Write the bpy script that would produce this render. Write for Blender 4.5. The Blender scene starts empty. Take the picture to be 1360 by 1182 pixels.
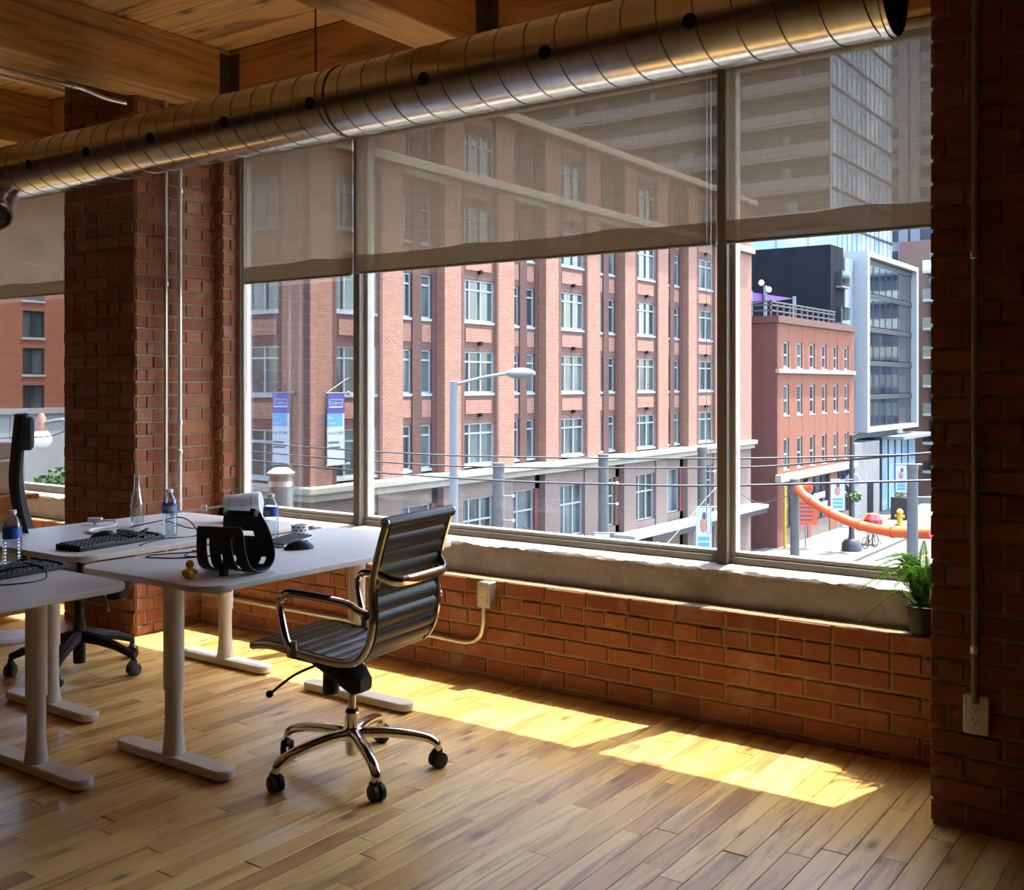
import bpy, bmesh, math, random
from mathutils import Vector, Matrix
random.seed(7)
PI = math.pi
S = bpy.context.scene
C = S.collection

# ---------------------------------------------------------------- camera, sky, sun, exposure
TH = math.atan(1000 / 1411.0)
cam = bpy.data.cameras.new('camera'); camo = bpy.data.objects.new('camera', cam); C.objects.link(camo)
camo.location = (0, 0, 1.35); camo.rotation_euler = (PI / 2, 0, TH)
cam.sensor_width = 36; cam.lens = 36 * 1411 / 1360; cam.shift_y = -80 / 1360
cam.clip_start = 0.05; cam.clip_end = 600
S.camera = camo
SUN_DIR = Vector((-0.283, -1.0, -2.8)).normalized()
w = bpy.data.worlds.new('sky'); S.world = w; w.use_nodes = True
nt = w.node_tree; nt.nodes.clear()
sky = nt.nodes.new('ShaderNodeTexSky'); sky.sky_type = 'NISHITA'; sky.sun_disc = False
sky.sun_elevation = math.radians(69.6); sky.sun_rotation = math.atan2(0.283, 1.0)
sky.air_density = 1.0; sky.dust_density = 2.5; sky.ozone_density = 1.0
bg = nt.nodes.new('ShaderNodeBackground'); bg.inputs['Strength'].default_value = 0.70
wo = nt.nodes.new('ShaderNodeOutputWorld')
nt.links.new(sky.outputs[0], bg.inputs[0]); nt.links.new(bg.outputs[0], wo.inputs[0])
sl = bpy.data.lights.new('sun', 'SUN'); so = bpy.data.objects.new('sun', sl); C.objects.link(so)
sl.energy = 10.5; sl.color = (1.0, 0.91, 0.75); sl.angle = math.radians(0.55)
so.rotation_euler = SUN_DIR.to_track_quat('-Z', 'Y').to_euler(); so.location = (6, 20, 40)
S.view_settings.view_transform = 'Standard'; S.view_settings.look = 'None'
S.view_settings.exposure = 1.62; S.view_settings.gamma = 1.0
S.view_settings.use_curve_mapping = False
S.cycles.max_bounces = 10; S.cycles.diffuse_bounces = 6; S.cycles.transparent_max_bounces = 16
S.cycles.sample_clamp_indirect = 8.0; S.cycles.use_denoising = True

# ---------------------------------------------------------------- material helpers
class NT:
    def __init__(s, name):
        s.m = bpy.data.materials.new(name); s.m.use_nodes = True
        s.t = s.m.node_tree; s.t.nodes.clear()
        s.out = s.n('ShaderNodeOutputMaterial')
    def n(s, typ, **kw):
        nd = s.t.nodes.new(typ)
        for k, v in kw.items(): setattr(nd, k, v)
        return nd
    def l(s, a, b): s.t.links.new(a, b)
    def set(s, nd, **kw):
        for k, v in kw.items():
            k = k.replace('_', ' ')
            if hasattr(v, 'is_linked') or isinstance(v, bpy.types.NodeSocket): s.l(v, nd.inputs[k])
            else: nd.inputs[k].default_value = v
        return nd
    def math(s, op, a, b=0.0, c=None):
        nd = s.n('ShaderNodeMath', operation=op)
        for i, x in enumerate((a, b, c)):
            if x is None: continue
            if isinstance(x, bpy.types.NodeSocket): s.l(x, nd.inputs[i])
            else: nd.inputs[i].default_value = x
        return nd.outputs[0]
    def mix(s, fac, a, b, blend='MIX'):
        nd = s.n('ShaderNodeMix', data_type='RGBA', blend_type=blend)
        for i, x in ((0, fac), (6, a), (7, b)):
            if isinstance(x, bpy.types.NodeSocket): s.l(x, nd.inputs[i])
            else: nd.inputs[i].default_value = x if i == 0 else (*x, 1)[:4]
        return nd.outputs[2]
    def ramp(s, fac, stops):
        nd = s.n('ShaderNodeValToRGB'); e = nd.color_ramp.elements
        while len(e) < len(stops): e.new(0.5)
        for i, (p, c) in enumerate(stops):
            e[i].position = p; e[i].color = (*c, 1)[:4] if not isinstance(c, float) else (c, c, c, 1)
        s.l(fac, nd.inputs[0]); return nd.outputs[0]
    def noise(s, vec, scale, detail=3, rough=0.55, dist=0.0):
        nd = s.n('ShaderNodeTexNoise'); s.l(vec, nd.inputs['Vector'])
        nd.inputs['Scale'].default_value = scale; nd.inputs['Detail'].default_value = detail
        nd.inputs['Roughness'].default_value = rough; nd.inputs['Distortion'].default_value = dist
        return nd.outputs['Fac']
    def mapped(s, vec, scale=(1, 1, 1), loc=(0, 0, 0), rot=(0, 0, 0)):
        nd = s.n('ShaderNodeMapping'); s.l(vec, nd.inputs[0])
        for i, x in ((1, loc), (2, rot), (3, scale)):
            if isinstance(x, bpy.types.NodeSocket): s.l(x, nd.inputs[i])
            else: nd.inputs[i].default_value = x
        return nd.outputs[0]
    def pos(s): return s.n('ShaderNodeNewGeometry').outputs['Position']
    def obj(s): return s.n('ShaderNodeTexCoord').outputs['Object']
    def bump(s, h, strength=0.3, dist=0.01):
        nd = s.n('ShaderNodeBump'); s.l(h, nd.inputs['Height'])
        nd.inputs['Strength'].default_value = strength; nd.inputs['Distance'].default_value = dist
        return nd.outputs[0]
    def pbr(s, base, rough=0.6, metal=0.0, normal=None, **kw):
        p = s.n('ShaderNodeBsdfPrincipled')
        for k, v in (('Base Color', base), ('Roughness', rough), ('Metallic', metal)):
            if isinstance(v, bpy.types.NodeSocket): s.l(v, p.inputs[k])
            else: p.inputs[k].default_value = (*v, 1)[:4] if k == 'Base Color' else v
        if normal is not None: s.l(normal, p.inputs['Normal'])
        for k, v in kw.items(): p.inputs[k.replace('_', ' ')].default_value = v
        s.l(p.outputs[0], s.out.inputs[0]); return p
    def rnd(s):
        """0..1 value that differs between objects and between loose pieces of one mesh"""
        a = s.n('ShaderNodeObjectInfo').outputs['Random']; b = s.n('ShaderNodeNewGeometry').outputs['Random Per Island']
        return s.math('FRACT', s.math('ADD', a, b))
M = {}
def simple(name, col, rough=0.5, metal=0.0, var=0.12, scale=20.0, bump=0.0, **kw):
    t = NT(name); v = t.obj(); f = t.noise(v, scale, 4)
    dark = tuple(c * (1 - var) for c in col); lite = tuple(min(1, c * (1 + var)) for c in col)
    c = t.ramp(f, ((0.3, dark), (0.7, lite)))
    t.pbr(c, rough, metal, t.bump(f, bump, 0.004) if bump else None, **kw)
    M[name] = t.m; return t.m

def brick_piece(name, stops, dirt=(0.10, 0.06, 0.04)):
    t = NT(name); p = t.pos(); r = t.rnd()
    c = t.ramp(r, stops)
    f1 = t.noise(p, 38, 5, 0.65); f2 = t.noise(p, 7, 3)
    c = t.mix(t.math('MULTIPLY', f1, 0.55), c, dirt)
    c = t.mix(t.ramp(f2, ((0.55, 0.0), (0.8, 0.35))), c, (0.55, 0.42, 0.33))
    h = t.math('ADD', t.math('MULTIPLY', f1, 0.7), t.noise(p, 130, 3))
    t.pbr(c, 0.88, 0, t.bump(h, 0.7, 0.006)); M[name] = t.m
brick_piece('brick_red', ((0.0, (0.25, 0.070, 0.030)), (0.35, (0.345, 0.104, 0.040)), (0.7, (0.30, 0.093, 0.044)), (1.0, (0.41, 0.15, 0.056))))
def mortar():
    t = NT('mortar'); p = t.pos(); f = t.noise(p, 60, 5, 0.7)
    c = t.ramp(f, ((0.3, (0.235, 0.165, 0.10)), (0.7, (0.40, 0.305, 0.20))))
    t.pbr(c, 0.95, 0, t.bump(f, 0.8, 0.008)); M['mortar'] = t.m
mortar()
def wood(name, stops, along, scale=1.0, rough=0.35, knots=True, streak=(0.16, 0.07, 0.025), coat=0.0, bstr=0.06):
    """along: axis of the grain"""
    t = NT(name); p = t.pos(); r = t.rnd()
    off = t.n('ShaderNodeCombineXYZ')
    for i in range(3): t.l(t.math('MULTIPLY', r, (37.0, 53.0, 71.0)[i]), off.inputs[i])
    q = t.n('ShaderNodeVectorMath', operation='ADD'); t.l(p, q.inputs[0]); t.l(off.outputs[0], q.inputs[1])
    st = [22.0 * scale] * 3; st[along] = 1.6 * scale
    v = t.mapped(q.outputs[0], tuple(st))
    g = t.noise(v, 1.0, 6, 0.62, 1.4)
    st2 = [7.0 * scale] * 3; st2[along] = 0.7 * scale
    g2 = t.noise(t.mapped(q.outputs[0], tuple(st2)), 1.0, 3, 0.5, 0.8)
    c = t.ramp(r, stops)
    c = t.mix(t.ramp(g, ((0.35, 0.60), (0.47, 0.13), (0.60, 0.02), (0.75, 0.0))), c, streak)
    c = t.mix(t.ramp(g2, ((0.40, 0.0), (0.58, 0.0), (0.66, 0.60), (0.74, 0.20))), c, streak)
    h = g
    if knots:
        sv = [4.2 * scale] * 3; sv[along] = 1.5 * scale
        vo = t.n('ShaderNodeTexVoronoi', voronoi_dimensions='2D'); t.l(t.mapped(q.outputs[0], tuple(sv)), vo.inputs['Vector']); vo.inputs['Scale'].default_value = 1.0
        k = t.ramp(vo.outputs['Distance'], ((0.022, 1.0), (0.05, 0.5), (0.11, 0.0)))
        c = t.mix(t.math('MULTIPLY', k, 0.8), c, tuple(x * 0.45 for x in streak))
    rr = t.ramp(g, ((0.3, rough + 0.08), (0.7, rough)))
    t.pbr(c, rr, 0, t.bump(h, bstr, 0.003), Coat_Weight=coat, Coat_Roughness=0.12); M[name] = t.m
wood('floor_wood', ((0.0, (0.64, 0.36, 0.105)), (0.2, (0.78, 0.50, 0.165)), (0.5, (0.86, 0.59, 0.215)), (0.75, (0.76, 0.48, 0.15)), (0.9, (0.58, 0.31, 0.085)), (1.0, (0.90, 0.64, 0.25))), 1, 1.0, 0.34, coat=0.18, streak=(0.20, 0.085, 0.028))
wood('ceiling_wood', ((0.0, (0.74, 0.40, 0.11)), (0.5, (0.83, 0.48, 0.145)), (1.0, (0.88, 0.54, 0.18))), 0, 0.7, 0.6, True)
wood('beam_wood', ((0.0, (0.66, 0.34, 0.095)), (1.0, (0.74, 0.41, 0.125))), 1, 0.7, 0.65, True, bstr=0.25)
wood('beam_wood_cross', ((0.0, (0.62, 0.30, 0.09)), (1.0, (0.68, 0.35, 0.11))), 0, 0.7, 0.65, True, bstr=0.25)
wood('cabinet_wood', ((0.0, (0.60, 0.42, 0.22)), (1.0, (0.66, 0.47, 0.26))), 0, 1.0, 0.45, False)

def stonelike(name, a, b, scale=12, bs=0.5, rough=0.9, bd=0.01):
    t = NT(name); p = t.pos(); f = t.noise(p, scale, 6, 0.65); f2 = t.noise(p, scale * 0.2, 2)
    c = t.ramp(t.math('ADD', t.math('MULTIPLY', f, 0.6), t.math('MULTIPLY', f2, 0.4)), ((0.35, a), (0.65, b)))
    t.pbr(c, rough, 0, t.bump(f, bs, bd)); M[name] = t.m
stonelike('plaster', (0.38, 0.345, 0.325), (0.57, 0.53, 0.505), 16, 0.8)
stonelike('concrete', (0.12, 0.12, 0.115), (0.16, 0.16, 0.155), 2, 0.2)
stonelike('cream_stone', (0.21, 0.19, 0.15), (0.27, 0.25, 0.205), 1.5, 0.1)
stonelike('pavement', (0.058, 0.055, 0.050), (0.078, 0.075, 0.068), 0.6, 0.1)
stonelike('asphalt', (0.034, 0.034, 0.034), (0.046, 0.046, 0.046), 0.5, 0.1)
stonelike('white_render', (0.30, 0.31, 0.31), (0.36, 0.375, 0.375), 0.4, 0.05)
stonelike('dark_room', (0.08, 0.05, 0.035), (0.12, 0.07, 0.05), 6, 0.3)

def brick_wall(name, c1, c2, mo, bw=0.24, bh=0.08, ms=0.012):
    t = NT(name); p = t.pos(); sp = t.n('ShaderNodeSeparateXYZ'); t.l(p, sp.inputs[0])
    cb = t.n('ShaderNodeCombineXYZ'); t.l(t.math('ADD', sp.outputs[0], sp.outputs[1]), cb.inputs[0]); t.l(sp.outputs[2], cb.inputs[1])
    b = t.n('ShaderNodeTexBrick'); t.l(cb.outputs[0], b.inputs['Vector'])
    b.inputs['Color1'].default_value = (*c1, 1); b.inputs['Color2'].default_value = (*c2, 1); b.inputs['Mortar'].default_value = (*mo, 1)
    b.inputs['Scale'].default_value = 1.0; b.inputs['Mortar Size'].default_value = ms
    b.inputs['Brick Width'].default_value = bw; b.inputs['Row Height'].default_value = bh
    f = t.noise(p, 0.9, 4)
    c = t.mix(t.math('MULTIPLY', f, 0.35), b.outputs['Color'], tuple(x * 0.55 for x in c1))
    t.pbr(c, 0.92, 0, t.bump(b.outputs['Fac'], 0.3, -0.01)); M[name] = t.m
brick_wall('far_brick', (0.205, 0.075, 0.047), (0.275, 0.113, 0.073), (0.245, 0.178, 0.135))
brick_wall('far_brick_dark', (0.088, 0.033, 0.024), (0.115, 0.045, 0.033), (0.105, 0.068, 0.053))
brick_wall('far_brick_brown', (0.13, 0.085, 0.07), (0.17, 0.118, 0.095), (0.17, 0.13, 0.11))
brick_wall('far_brick_red', (0.165, 0.040, 0.017), (0.205, 0.056, 0.025), (0.17, 0.085, 0.05))
brick_wall('far_brick_maroon', (0.11, 0.03, 0.024), (0.14, 0.04, 0.03), (0.12, 0.06, 0.05))
brick_wall('room_brick', (0.11, 0.04, 0.022), (0.15, 0.055, 0.03), (0.10, 0.075, 0.055), 0.21, 0.0725, 0.011)

simple('desk_top', (0.62, 0.60, 0.58), 0.42, 0, 0.04)
simple('desk_metal', (0.66, 0.61, 0.54), 0.45, 0, 0.04)
simple('black_plastic', (0.014, 0.014, 0.014), 0.5, 0, 0.2, Specular_IOR_Level=0.3)
simple('black_leather', (0.016, 0.014, 0.012), 0.42, 0, 0.25, 120, 0.15, Specular_IOR_Level=0.28)
simple('black_mesh', (0.012, 0.012, 0.012), 0.75, 0, 0.3, 200, 0.2)
simple('chrome', (0.72, 0.70, 0.67), 0.12, 1.0, 0.05)
simple('seam_metal', (0.22, 0.21, 0.20), 0.35, 1.0, 0.1)
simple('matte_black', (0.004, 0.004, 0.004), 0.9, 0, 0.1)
simple('alu', (0.55, 0.54, 0.52), 0.28, 1.0, 0.08)
simple('dark_steel', (0.10, 0.075, 0.06), 0.5, 0.3, 0.3)
simple('conduit', (0.62, 0.60, 0.56), 0.35, 0.9, 0.1)
simple('frame_paint', (0.20, 0.18, 0.145), 0.45, 0, 0.08)
simple('frame_light', (0.46, 0.45, 0.42), 0.4, 0, 0.06)
simple('white_plastic', (0.80, 0.80, 0.79), 0.4, 0, 0.03)
simple('cream_plastic', (0.72, 0.62, 0.44), 0.4, 0, 0.05)
simple('grey_plastic', (0.40, 0.38, 0.36), 0.4, 0, 0.05)
simple('silver_plastic', (0.55, 0.61, 0.67), 0.3, 0.1, 0.05)
simple('duck_yellow', (0.85, 0.55, 0.02), 0.45, 0, 0.05)
simple('orange', (0.50, 0.065, 0.012), 0.5, 0, 0.08)
simple('red', (0.32, 0.015, 0.02), 0.5, 0, 0.05)
simple('yellow', (0.42, 0.28, 0.015), 0.5, 0, 0.05)
simple('blue_label', (0.03, 0.12, 0.50), 0.35, 0, 0.1)
simple('sky_blue', (0.075, 0.25, 0.43), 0.45, 0, 0.05)
simple('indigo', (0.05, 0.045, 0.22), 0.45, 0, 0.1)
simple('banner_white', (0.36, 0.385, 0.42), 0.5, 0, 0.04)
simple('pink_skin', (0.35, 0.16, 0.11), 0.6, 0, 0.05)
simple('pole_grey', (0.075, 0.072, 0.066), 0.7, 0, 0.15, 3)
simple('lamp_grey', (0.15, 0.162, 0.168), 0.5, 0, 0.08)
simple('wire', (0.035, 0.035, 0.04), 0.6, 0, 0.1)
simple('white_frame', (0.25, 0.262, 0.262), 0.5, 0, 0.05)
simple('pale_grey', (0.15, 0.165, 0.185), 0.6, 0, 0.06)
simple('black_clad', (0.008, 0.009, 0.013), 0.7, 0, 0.3, 0.5, Specular_IOR_Level=0.1)
simple('charcoal', (0.02, 0.022, 0.026), 0.5, 0, 0.2)
simple('brown_clad', (0.12, 0.06, 0.042), 0.7, 0, 0.1, 0.5)
simple('purple', (0.14, 0.05, 0.21), 0.6, 0, 0.1)
simple('leaf', (0.04, 0.10, 0.018), 0.5, 0, 0.35, 40)
simple('pot', (0.02, 0.016, 0.013), 0.6, 0, 0.2)  # base color blackened to stand in for the shade on the pot
simple('soil', (0.03, 0.02, 0.012), 0.95, 0, 0.3)
simple('road_yellow', (0.65, 0.48, 0.08), 0.8, 0, 0.1)
simple('tower_grey', (0.20, 0.18, 0.165), 0.7, 0, 0.1, 0.3)
simple('tower_dark', (0.07, 0.06, 0.055), 0.6, 0, 0.1, 0.3)
simple('ink', (0.05, 0.06, 0.10), 0.6, 0, 0.1)

def fern_mat():
    t = NT('fern_leaf'); p = t.pos(); f = t.noise(p, 30, 2)
    c = t.ramp(f, ((0.3, (0.05, 0.17, 0.02)), (0.7, (0.16, 0.32, 0.045))))
    d = t.n('ShaderNodeBsdfDiffuse'); t.l(c, d.inputs[0]); tr = t.n('ShaderNodeBsdfTranslucent'); t.l(c, tr.inputs[0])
    mx = t.n('ShaderNodeMixShader'); mx.inputs[0].default_value = 0.45; t.l(d.outputs[0], mx.inputs[1]); t.l(tr.outputs[0], mx.inputs[2])
    t.l(mx.outputs[0], t.out.inputs[0]); M['fern_leaf'] = t.m
fern_mat()
def clear(name, tint, ior=1.45, rough=0.0, extra=0.0):
    """thin clear sheet: see-through with the surface reflection of glass"""
    t = NT(name); fr = t.n('ShaderNodeFresnel'); fr.inputs[0].default_value = ior
    tr = t.n('ShaderNodeBsdfTransparent'); tr.inputs[0].default_value = (*tint, 1)
    gl = t.n('ShaderNodeBsdfGlossy'); gl.inputs['Roughness'].default_value = rough
    mx = t.n('ShaderNodeMixShader'); t.l(t.math('ADD', t.math('MULTIPLY', fr.outputs[0], 0.6), extra), mx.inputs[0])
    t.l(tr.outputs[0], mx.inputs[1]); t.l(gl.outputs[0], mx.inputs[2]); t.l(mx.outputs[0], t.out.inputs[0]); M[name] = t.m
clear('glass', (0.96, 0.97, 0.965))
clear('bottle_glass', (0.90, 0.93, 0.93), 1.5, 0.02, 0.03)
clear('bottle_plastic', (0.80, 0.86, 0.90), 1.5, 0.12, 0.08)
clear('balcony_glass', (0.80, 0.95, 0.90), 1.5, 0.05, 0.22)
def far_glass(name, a, b, scale):
    t = NT(name); p = t.pos(); f = t.noise(t.mapped(p, (1, 1, 0.25)), scale, 2, 0.5)
    c = t.mix(t.ramp(f, ((0.42, 0.0), (0.6, 1.0))), a, b)
    c = t.mix(t.math('MULTIPLY', t.rnd(), 0.6), c, a)
    t.pbr(c, 0.08, 0.0, None, Specular_IOR_Level=0.5); M[name] = t.m
far_glass('far_glass', (0.025, 0.036, 0.038), (0.095, 0.12, 0.118), 1.3)
far_glass('tower_glass', (0.20, 0.30, 0.42), (0.40, 0.50, 0.60), 0.25)
far_glass('dark_glass', (0.012, 0.018, 0.03), (0.05, 0.055, 0.075), 0.5)
def fabric():
    t = NT('shade_fabric'); p = t.pos(); sp = t.n('ShaderNodeSeparateXYZ'); t.l(p, sp.inputs[0])
    wv = t.noise(t.mapped(p, (420, 420, 9)), 1.0, 1); wh = t.noise(t.mapped(p, (9, 9, 420)), 1.0, 1)
    f = t.math('MULTIPLY', t.math('ADD', wv, wh), 0.5)
    c = t.ramp(f, ((0.35, (0.255, 0.19, 0.12)), (0.65, (0.335, 0.255, 0.17))))
    d = t.n('ShaderNodeBsdfDiffuse'); t.l(c, d.inputs[0]); tr = t.n('ShaderNodeBsdfTranslucent'); t.l(c, tr.inputs[0])
    m1 = t.n('ShaderNodeMixShader'); m1.inputs[0].default_value = 0.30; t.l(d.outputs[0], m1.inputs[1]); t.l(tr.outputs[0], m1.inputs[2])
    tp = t.n('ShaderNodeBsdfTransparent'); tp.inputs[0].default_value = (0.98, 0.90, 0.78, 1)
    m2 = t.n('ShaderNodeMixShader'); m2.inputs[0].default_value = 0.15
    t.l(m1.outputs[0], m2.inputs[1]); t.l(tp.outputs[0], m2.inputs[2]); t.l(m2.outputs[0], t.out.inputs[0]); M['shade_fabric'] = t.m
fabric()
def duct_metal():
    t = NT('duct_metal'); p = t.pos()
    f = t.noise(t.mapped(p, (40, 5, 5)), 1.0, 3, 0.5); f2 = t.noise(p, 5, 3)
    c = t.ramp(f, ((0.3, (0.56, 0.555, 0.54)), (0.7, (0.66, 0.655, 0.64))))
    r = t.ramp(f2, ((0.3, 0.20), (0.7, 0.27)))
    t.pbr(c, r, 1.0); M['duct_metal'] = t.m
duct_metal()

# ---------------------------------------------------------------- mesh helpers
class MB:
    def __init__(s): s.v = []; s.f = []
    def add(s, vs, fs):
        o = len(s.v); s.v += [tuple(x) for x in vs]; s.f += [tuple(i + o for i in f) for f in fs]; return s
    def box(s, x0, x1, y0, y1, z0, z1):
        return s.add([(x0, y0, z0), (x1, y0, z0), (x1, y1, z0), (x0, y1, z0), (x0, y0, z1), (x1, y0, z1), (x1, y1, z1), (x0, y1, z1)],
                     [(0, 3, 2, 1), (4, 5, 6, 7), (0, 1, 5, 4), (1, 2, 6, 5), (2, 3, 7, 6), (3, 0, 4, 7)])
    def obox(s, c, sz, rot):
        R = rot if isinstance(rot, Matrix) else Matrix.Rotation(rot, 3, 'Z')
        h = [x / 2 for x in sz]; vs = []
        for z in (-1, 1):
            for x, y in ((-1, -1), (1, -1), (1, 1), (-1, 1)): vs.append(Vector(c) + R @ Vector((x * h[0], y * h[1], z * h[2])))
        return s.add(vs, [(0, 3, 2, 1), (4, 5, 6, 7), (0, 1, 5, 4), (1, 2, 6, 5), (2, 3, 7, 6), (3, 0, 4, 7)])
    def tube(s, pts, r, n=8, caps=True, flat=None):
        pts = [Vector(p) for p in pts]; k = len(pts); rs = r if isinstance(r, (list, tuple)) else [r] * k
        vs = []; up = None
        for i, p in enumerate(pts):
            d = (pts[min(i + 1, k - 1)] - pts[max(i - 1, 0)])
            d = d.normalized() if d.length > 1e-9 else Vector((0, 0, 1))
            if up is None:
                up = Vector((0, 0, 1)) if abs(d.z) < 0.9 else Vector((0, 1, 0))
            a = up - d * up.dot(d); a = a.normalized() if a.length > 1e-6 else d.orthogonal().normalized(); up = a
            b = d.cross(a)
            fx, fy = flat or (1, 1)
            for j in range(n):
                t = 2 * PI * j / n; vs.append(p + (a * math.cos(t) * fx + b * math.sin(t) * fy) * rs[i])
        fs = [(i * n + j, i * n + (j + 1) % n, (i + 1) * n + (j + 1) % n, (i + 1) * n + j) for i in range(k - 1) for j in range(n)]
        if caps: fs += [tuple(range(n))[::-1], tuple((k - 1) * n + j for j in range(n))]
        return s.add(vs, fs)
    def lathe(s, prof, n=20, loc=(0, 0, 0), rot=None, cap=True):
        vs = []
        for r, z in prof:
            for j in range(n):
                q = Vector((r * math.cos(2 * PI * j / n), r * math.sin(2 * PI * j / n), z))
                vs.append(Vector(loc) + (rot @ q if rot else q))
        k = len(prof)
        fs = [(i * n + j, i * n + (j + 1) % n, (i + 1) * n + (j + 1) % n, (i + 1) * n + j) for i in range(k - 1) for j in range(n)]
        if cap: fs += [tuple(range(n))[::-1], tuple((k - 1) * n + j for j in range(n))]
        return s.add(vs, fs)
    def prism(s, poly, z0, z1, mat=None):
        n = len(poly); vs = [Vector((x, y, z0)) for x, y in poly] + [Vector((x, y, z1)) for x, y in poly]
        if mat: vs = [mat @ q for q in vs]
        return s.add(vs, [tuple(range(n))[::-1], tuple(range(n, 2 * n))] + [(i, (i + 1) % n, n + (i + 1) % n, n + i) for i in range(n)])
    def ball(s, c, r, n=14, m=9):
        r = r if isinstance(r, (tuple, list)) else (r, r, r)
        vs = []
        for i in range(m + 1):
            a = PI * i / m
            for j in range(n):
                b = 2 * PI * j / n
                vs.append((c[0] + r[0] * math.sin(a) * math.cos(b), c[1] + r[1] * math.sin(a) * math.sin(b), c[2] - r[2] * math.cos(a)))
        return s.add(vs, [(i * n + j, i * n + (j + 1) % n, (i + 1) * n + (j + 1) % n, (i + 1) * n + j) for i in range(m) for j in range(n)])
    def mesh(s, name, smooth=True, ang=35):
        me = bpy.data.meshes.new(name); me.from_pydata(s.v, [], s.f); me.validate()
        bm = bmesh.new(); bm.from_mesh(me); bmesh.ops.remove_doubles(bm, verts=bm.verts, dist=1e-6)
        bmesh.ops.recalc_face_normals(bm, faces=bm.faces); bm.to_mesh(me); bm.free()
        if smooth:
            for p in me.polygons: p.use_smooth = True
            me.set_sharp_from_angle(angle=math.radians(ang))
        return me
    def build(s, name, mat, parent=None, loc=(0, 0, 0), rot=(0, 0, 0), smooth=True, bevel=0.0, seg=2):
        o = inst(s.mesh(name, smooth), name, parent, loc, rot, mat=mat)
        if bevel:
            b = o.modifiers.new('b', 'BEVEL'); b.width = bevel; b.segments = seg; b.limit_method = 'ANGLE'; b.angle_limit = math.radians(40)
            b.harden_normals = False
        return o
def inst(me, name, parent=None, loc=(0, 0, 0), rot=(0, 0, 0), scale=(1, 1, 1), mat=None):
    o = bpy.data.objects.new(name, me); C.objects.link(o)
    o.location = loc; o.rotation_euler = rot; o.scale = scale
    if mat and not me.materials: me.materials.append(M[mat])
    if parent: o.parent = parent
    return o
def tag(o, label=None, cat=None, group=None, kind=None):
    for k, v in (('label', label), ('category', cat), ('group', group), ('kind', kind)):
        if v: o[k] = v
    return o
def thing(name, label, cat, loc=(0, 0, 0), rz=0.0, group=None):
    o = bpy.data.objects.new(name, None); C.objects.link(o); o.location = loc; o.rotation_euler = (0, 0, rz)
    o.empty_display_size = 0.1
    return tag(o, label, cat, group)
def struct(name, mb, mat, label=None, **kw):
    o = mb.build(name, mat, **kw); return tag(o, label, None, None, 'structure')
def box(*a): return MB().box(*a)
def rrect(x0, x1, y0, y1, r, n=6):
    p = []
    for cx, cy, a0 in ((x1 - r, y1 - r, 0), (x0 + r, y1 - r, 90), (x0 + r, y0 + r, 180), (x1 - r, y0 + r, 270)):
        for i in range(n + 1):
            a = math.radians(a0 + 90 * i / n); p.append((cx + r * math.cos(a), cy + r * math.sin(a)))
    return p
def arc(pts, n=8):
    """smooth curve (Catmull-Rom) through points"""
    P = [Vector(p) for p in pts]; P = [2 * P[0] - P[1]] + P + [2 * P[-1] - P[-2]]; out = []
    for i in range(1, len(P) - 2):
        for k in range(n):
            t = k / n; a, b, c, d = P[i - 1:i + 3]
            out.append(0.5 * ((2 * b) + (c - a) * t + (2 * a - 5 * b + 4 * c - d) * t * t + (3 * b - a - 3 * c + d) * t ** 3))
    return out + [P[-2]]

# ================================================================ THE ROOM
XL, XR, YB = -9.6, 4.4, -4.2
ZC = 3.23
floor = struct('floor', box(XL, XR, YB, 4.3, -0.25, -0.014), 'dark_room', 'oiled maple strip floor of the loft office')
def floor_planks():
    wd = 0.077; planks = []; x = XL
    rnd = random.Random(3)
    while x < XR - 0.01:
        y = YB - rnd.random() * 0.9
        while y < 3.93:
            L = rnd.choice((0.35, 0.5, 0.65, 0.8, 1.0, 1.2)) * rnd.uniform(0.85, 1.15)
            y0, y1 = max(y, YB), min(y + L, 3.93)
            if y1 - y0 > 0.04: planks.append((x, y0, y1))
            y += L
        x += wd
    def seen(p):
        cx, cy = p[0] + wd / 2, (p[1] + p[2]) / 2
        d = -math.sin(TH) * cx + math.cos(TH) * cy; l = math.cos(TH) * cx + math.sin(TH) * cy
        if d < 1.5: return 0
        u = 680 + 1411 * l / d; v = 511 + 1411 * 1.35 / d
        if u < -60 or u > 1420 or v > 1260: return 0
        return (p[2] - p[1]) / d ** 3
    planks.sort(key=seen, reverse=True)
    def profile(L):
        e = 0.0012; h = 0.014; g = 0.0006
        mb = MB(); x0, x1, y0, y1 = g, wd - g, g, L - g
        vs = [(x0, y0, -h), (x1, y0, -h), (x1, y1, -h), (x0, y1, -h), (x0, y0, -e), (x1, y0, -e), (x1, y1, -e), (x0, y1, -e),
              (x0 + e, y0 + e, 0), (x1 - e, y0 + e, 0), (x1 - e, y1 - e, 0), (x0 + e, y1 - e, 0)]
        return vs, [(0, 1, 5, 4), (1, 2, 6, 5), (2, 3, 7, 6), (3, 0, 4, 7), (4, 5, 9, 8), (5, 6, 10, 9), (6, 7, 11, 10), (7, 4, 8, 11), (8, 9, 10, 11)]
    cache = {}
    for x, y0, y1 in planks[:300]:
        L = round(y1 - y0, 2)
        if L not in cache:
            mb = MB(); mb.add(*profile(L)); cache[L] = mb.mesh('plank', False)
        inst(cache[L], 'plank', floor, (x, y0, rnd.uniform(-0.0006, 0.0004)), mat='floor_wood')
    mb = MB()
    for x, y0, y1 in planks[300:]:
        vs, fs = profile(y1 - y0); z = rnd.uniform(-0.0006, 0.0004)
        mb.add([(a + x, b + y0, c + z) for a, b, c in vs], fs)
    me = bpy.data.meshes.new('planking'); me.from_pydata(mb.v, [], mb.f)
    o = inst(me, 'planking', floor, mat='floor_wood'); o['kind'] = 'stuff'
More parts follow.
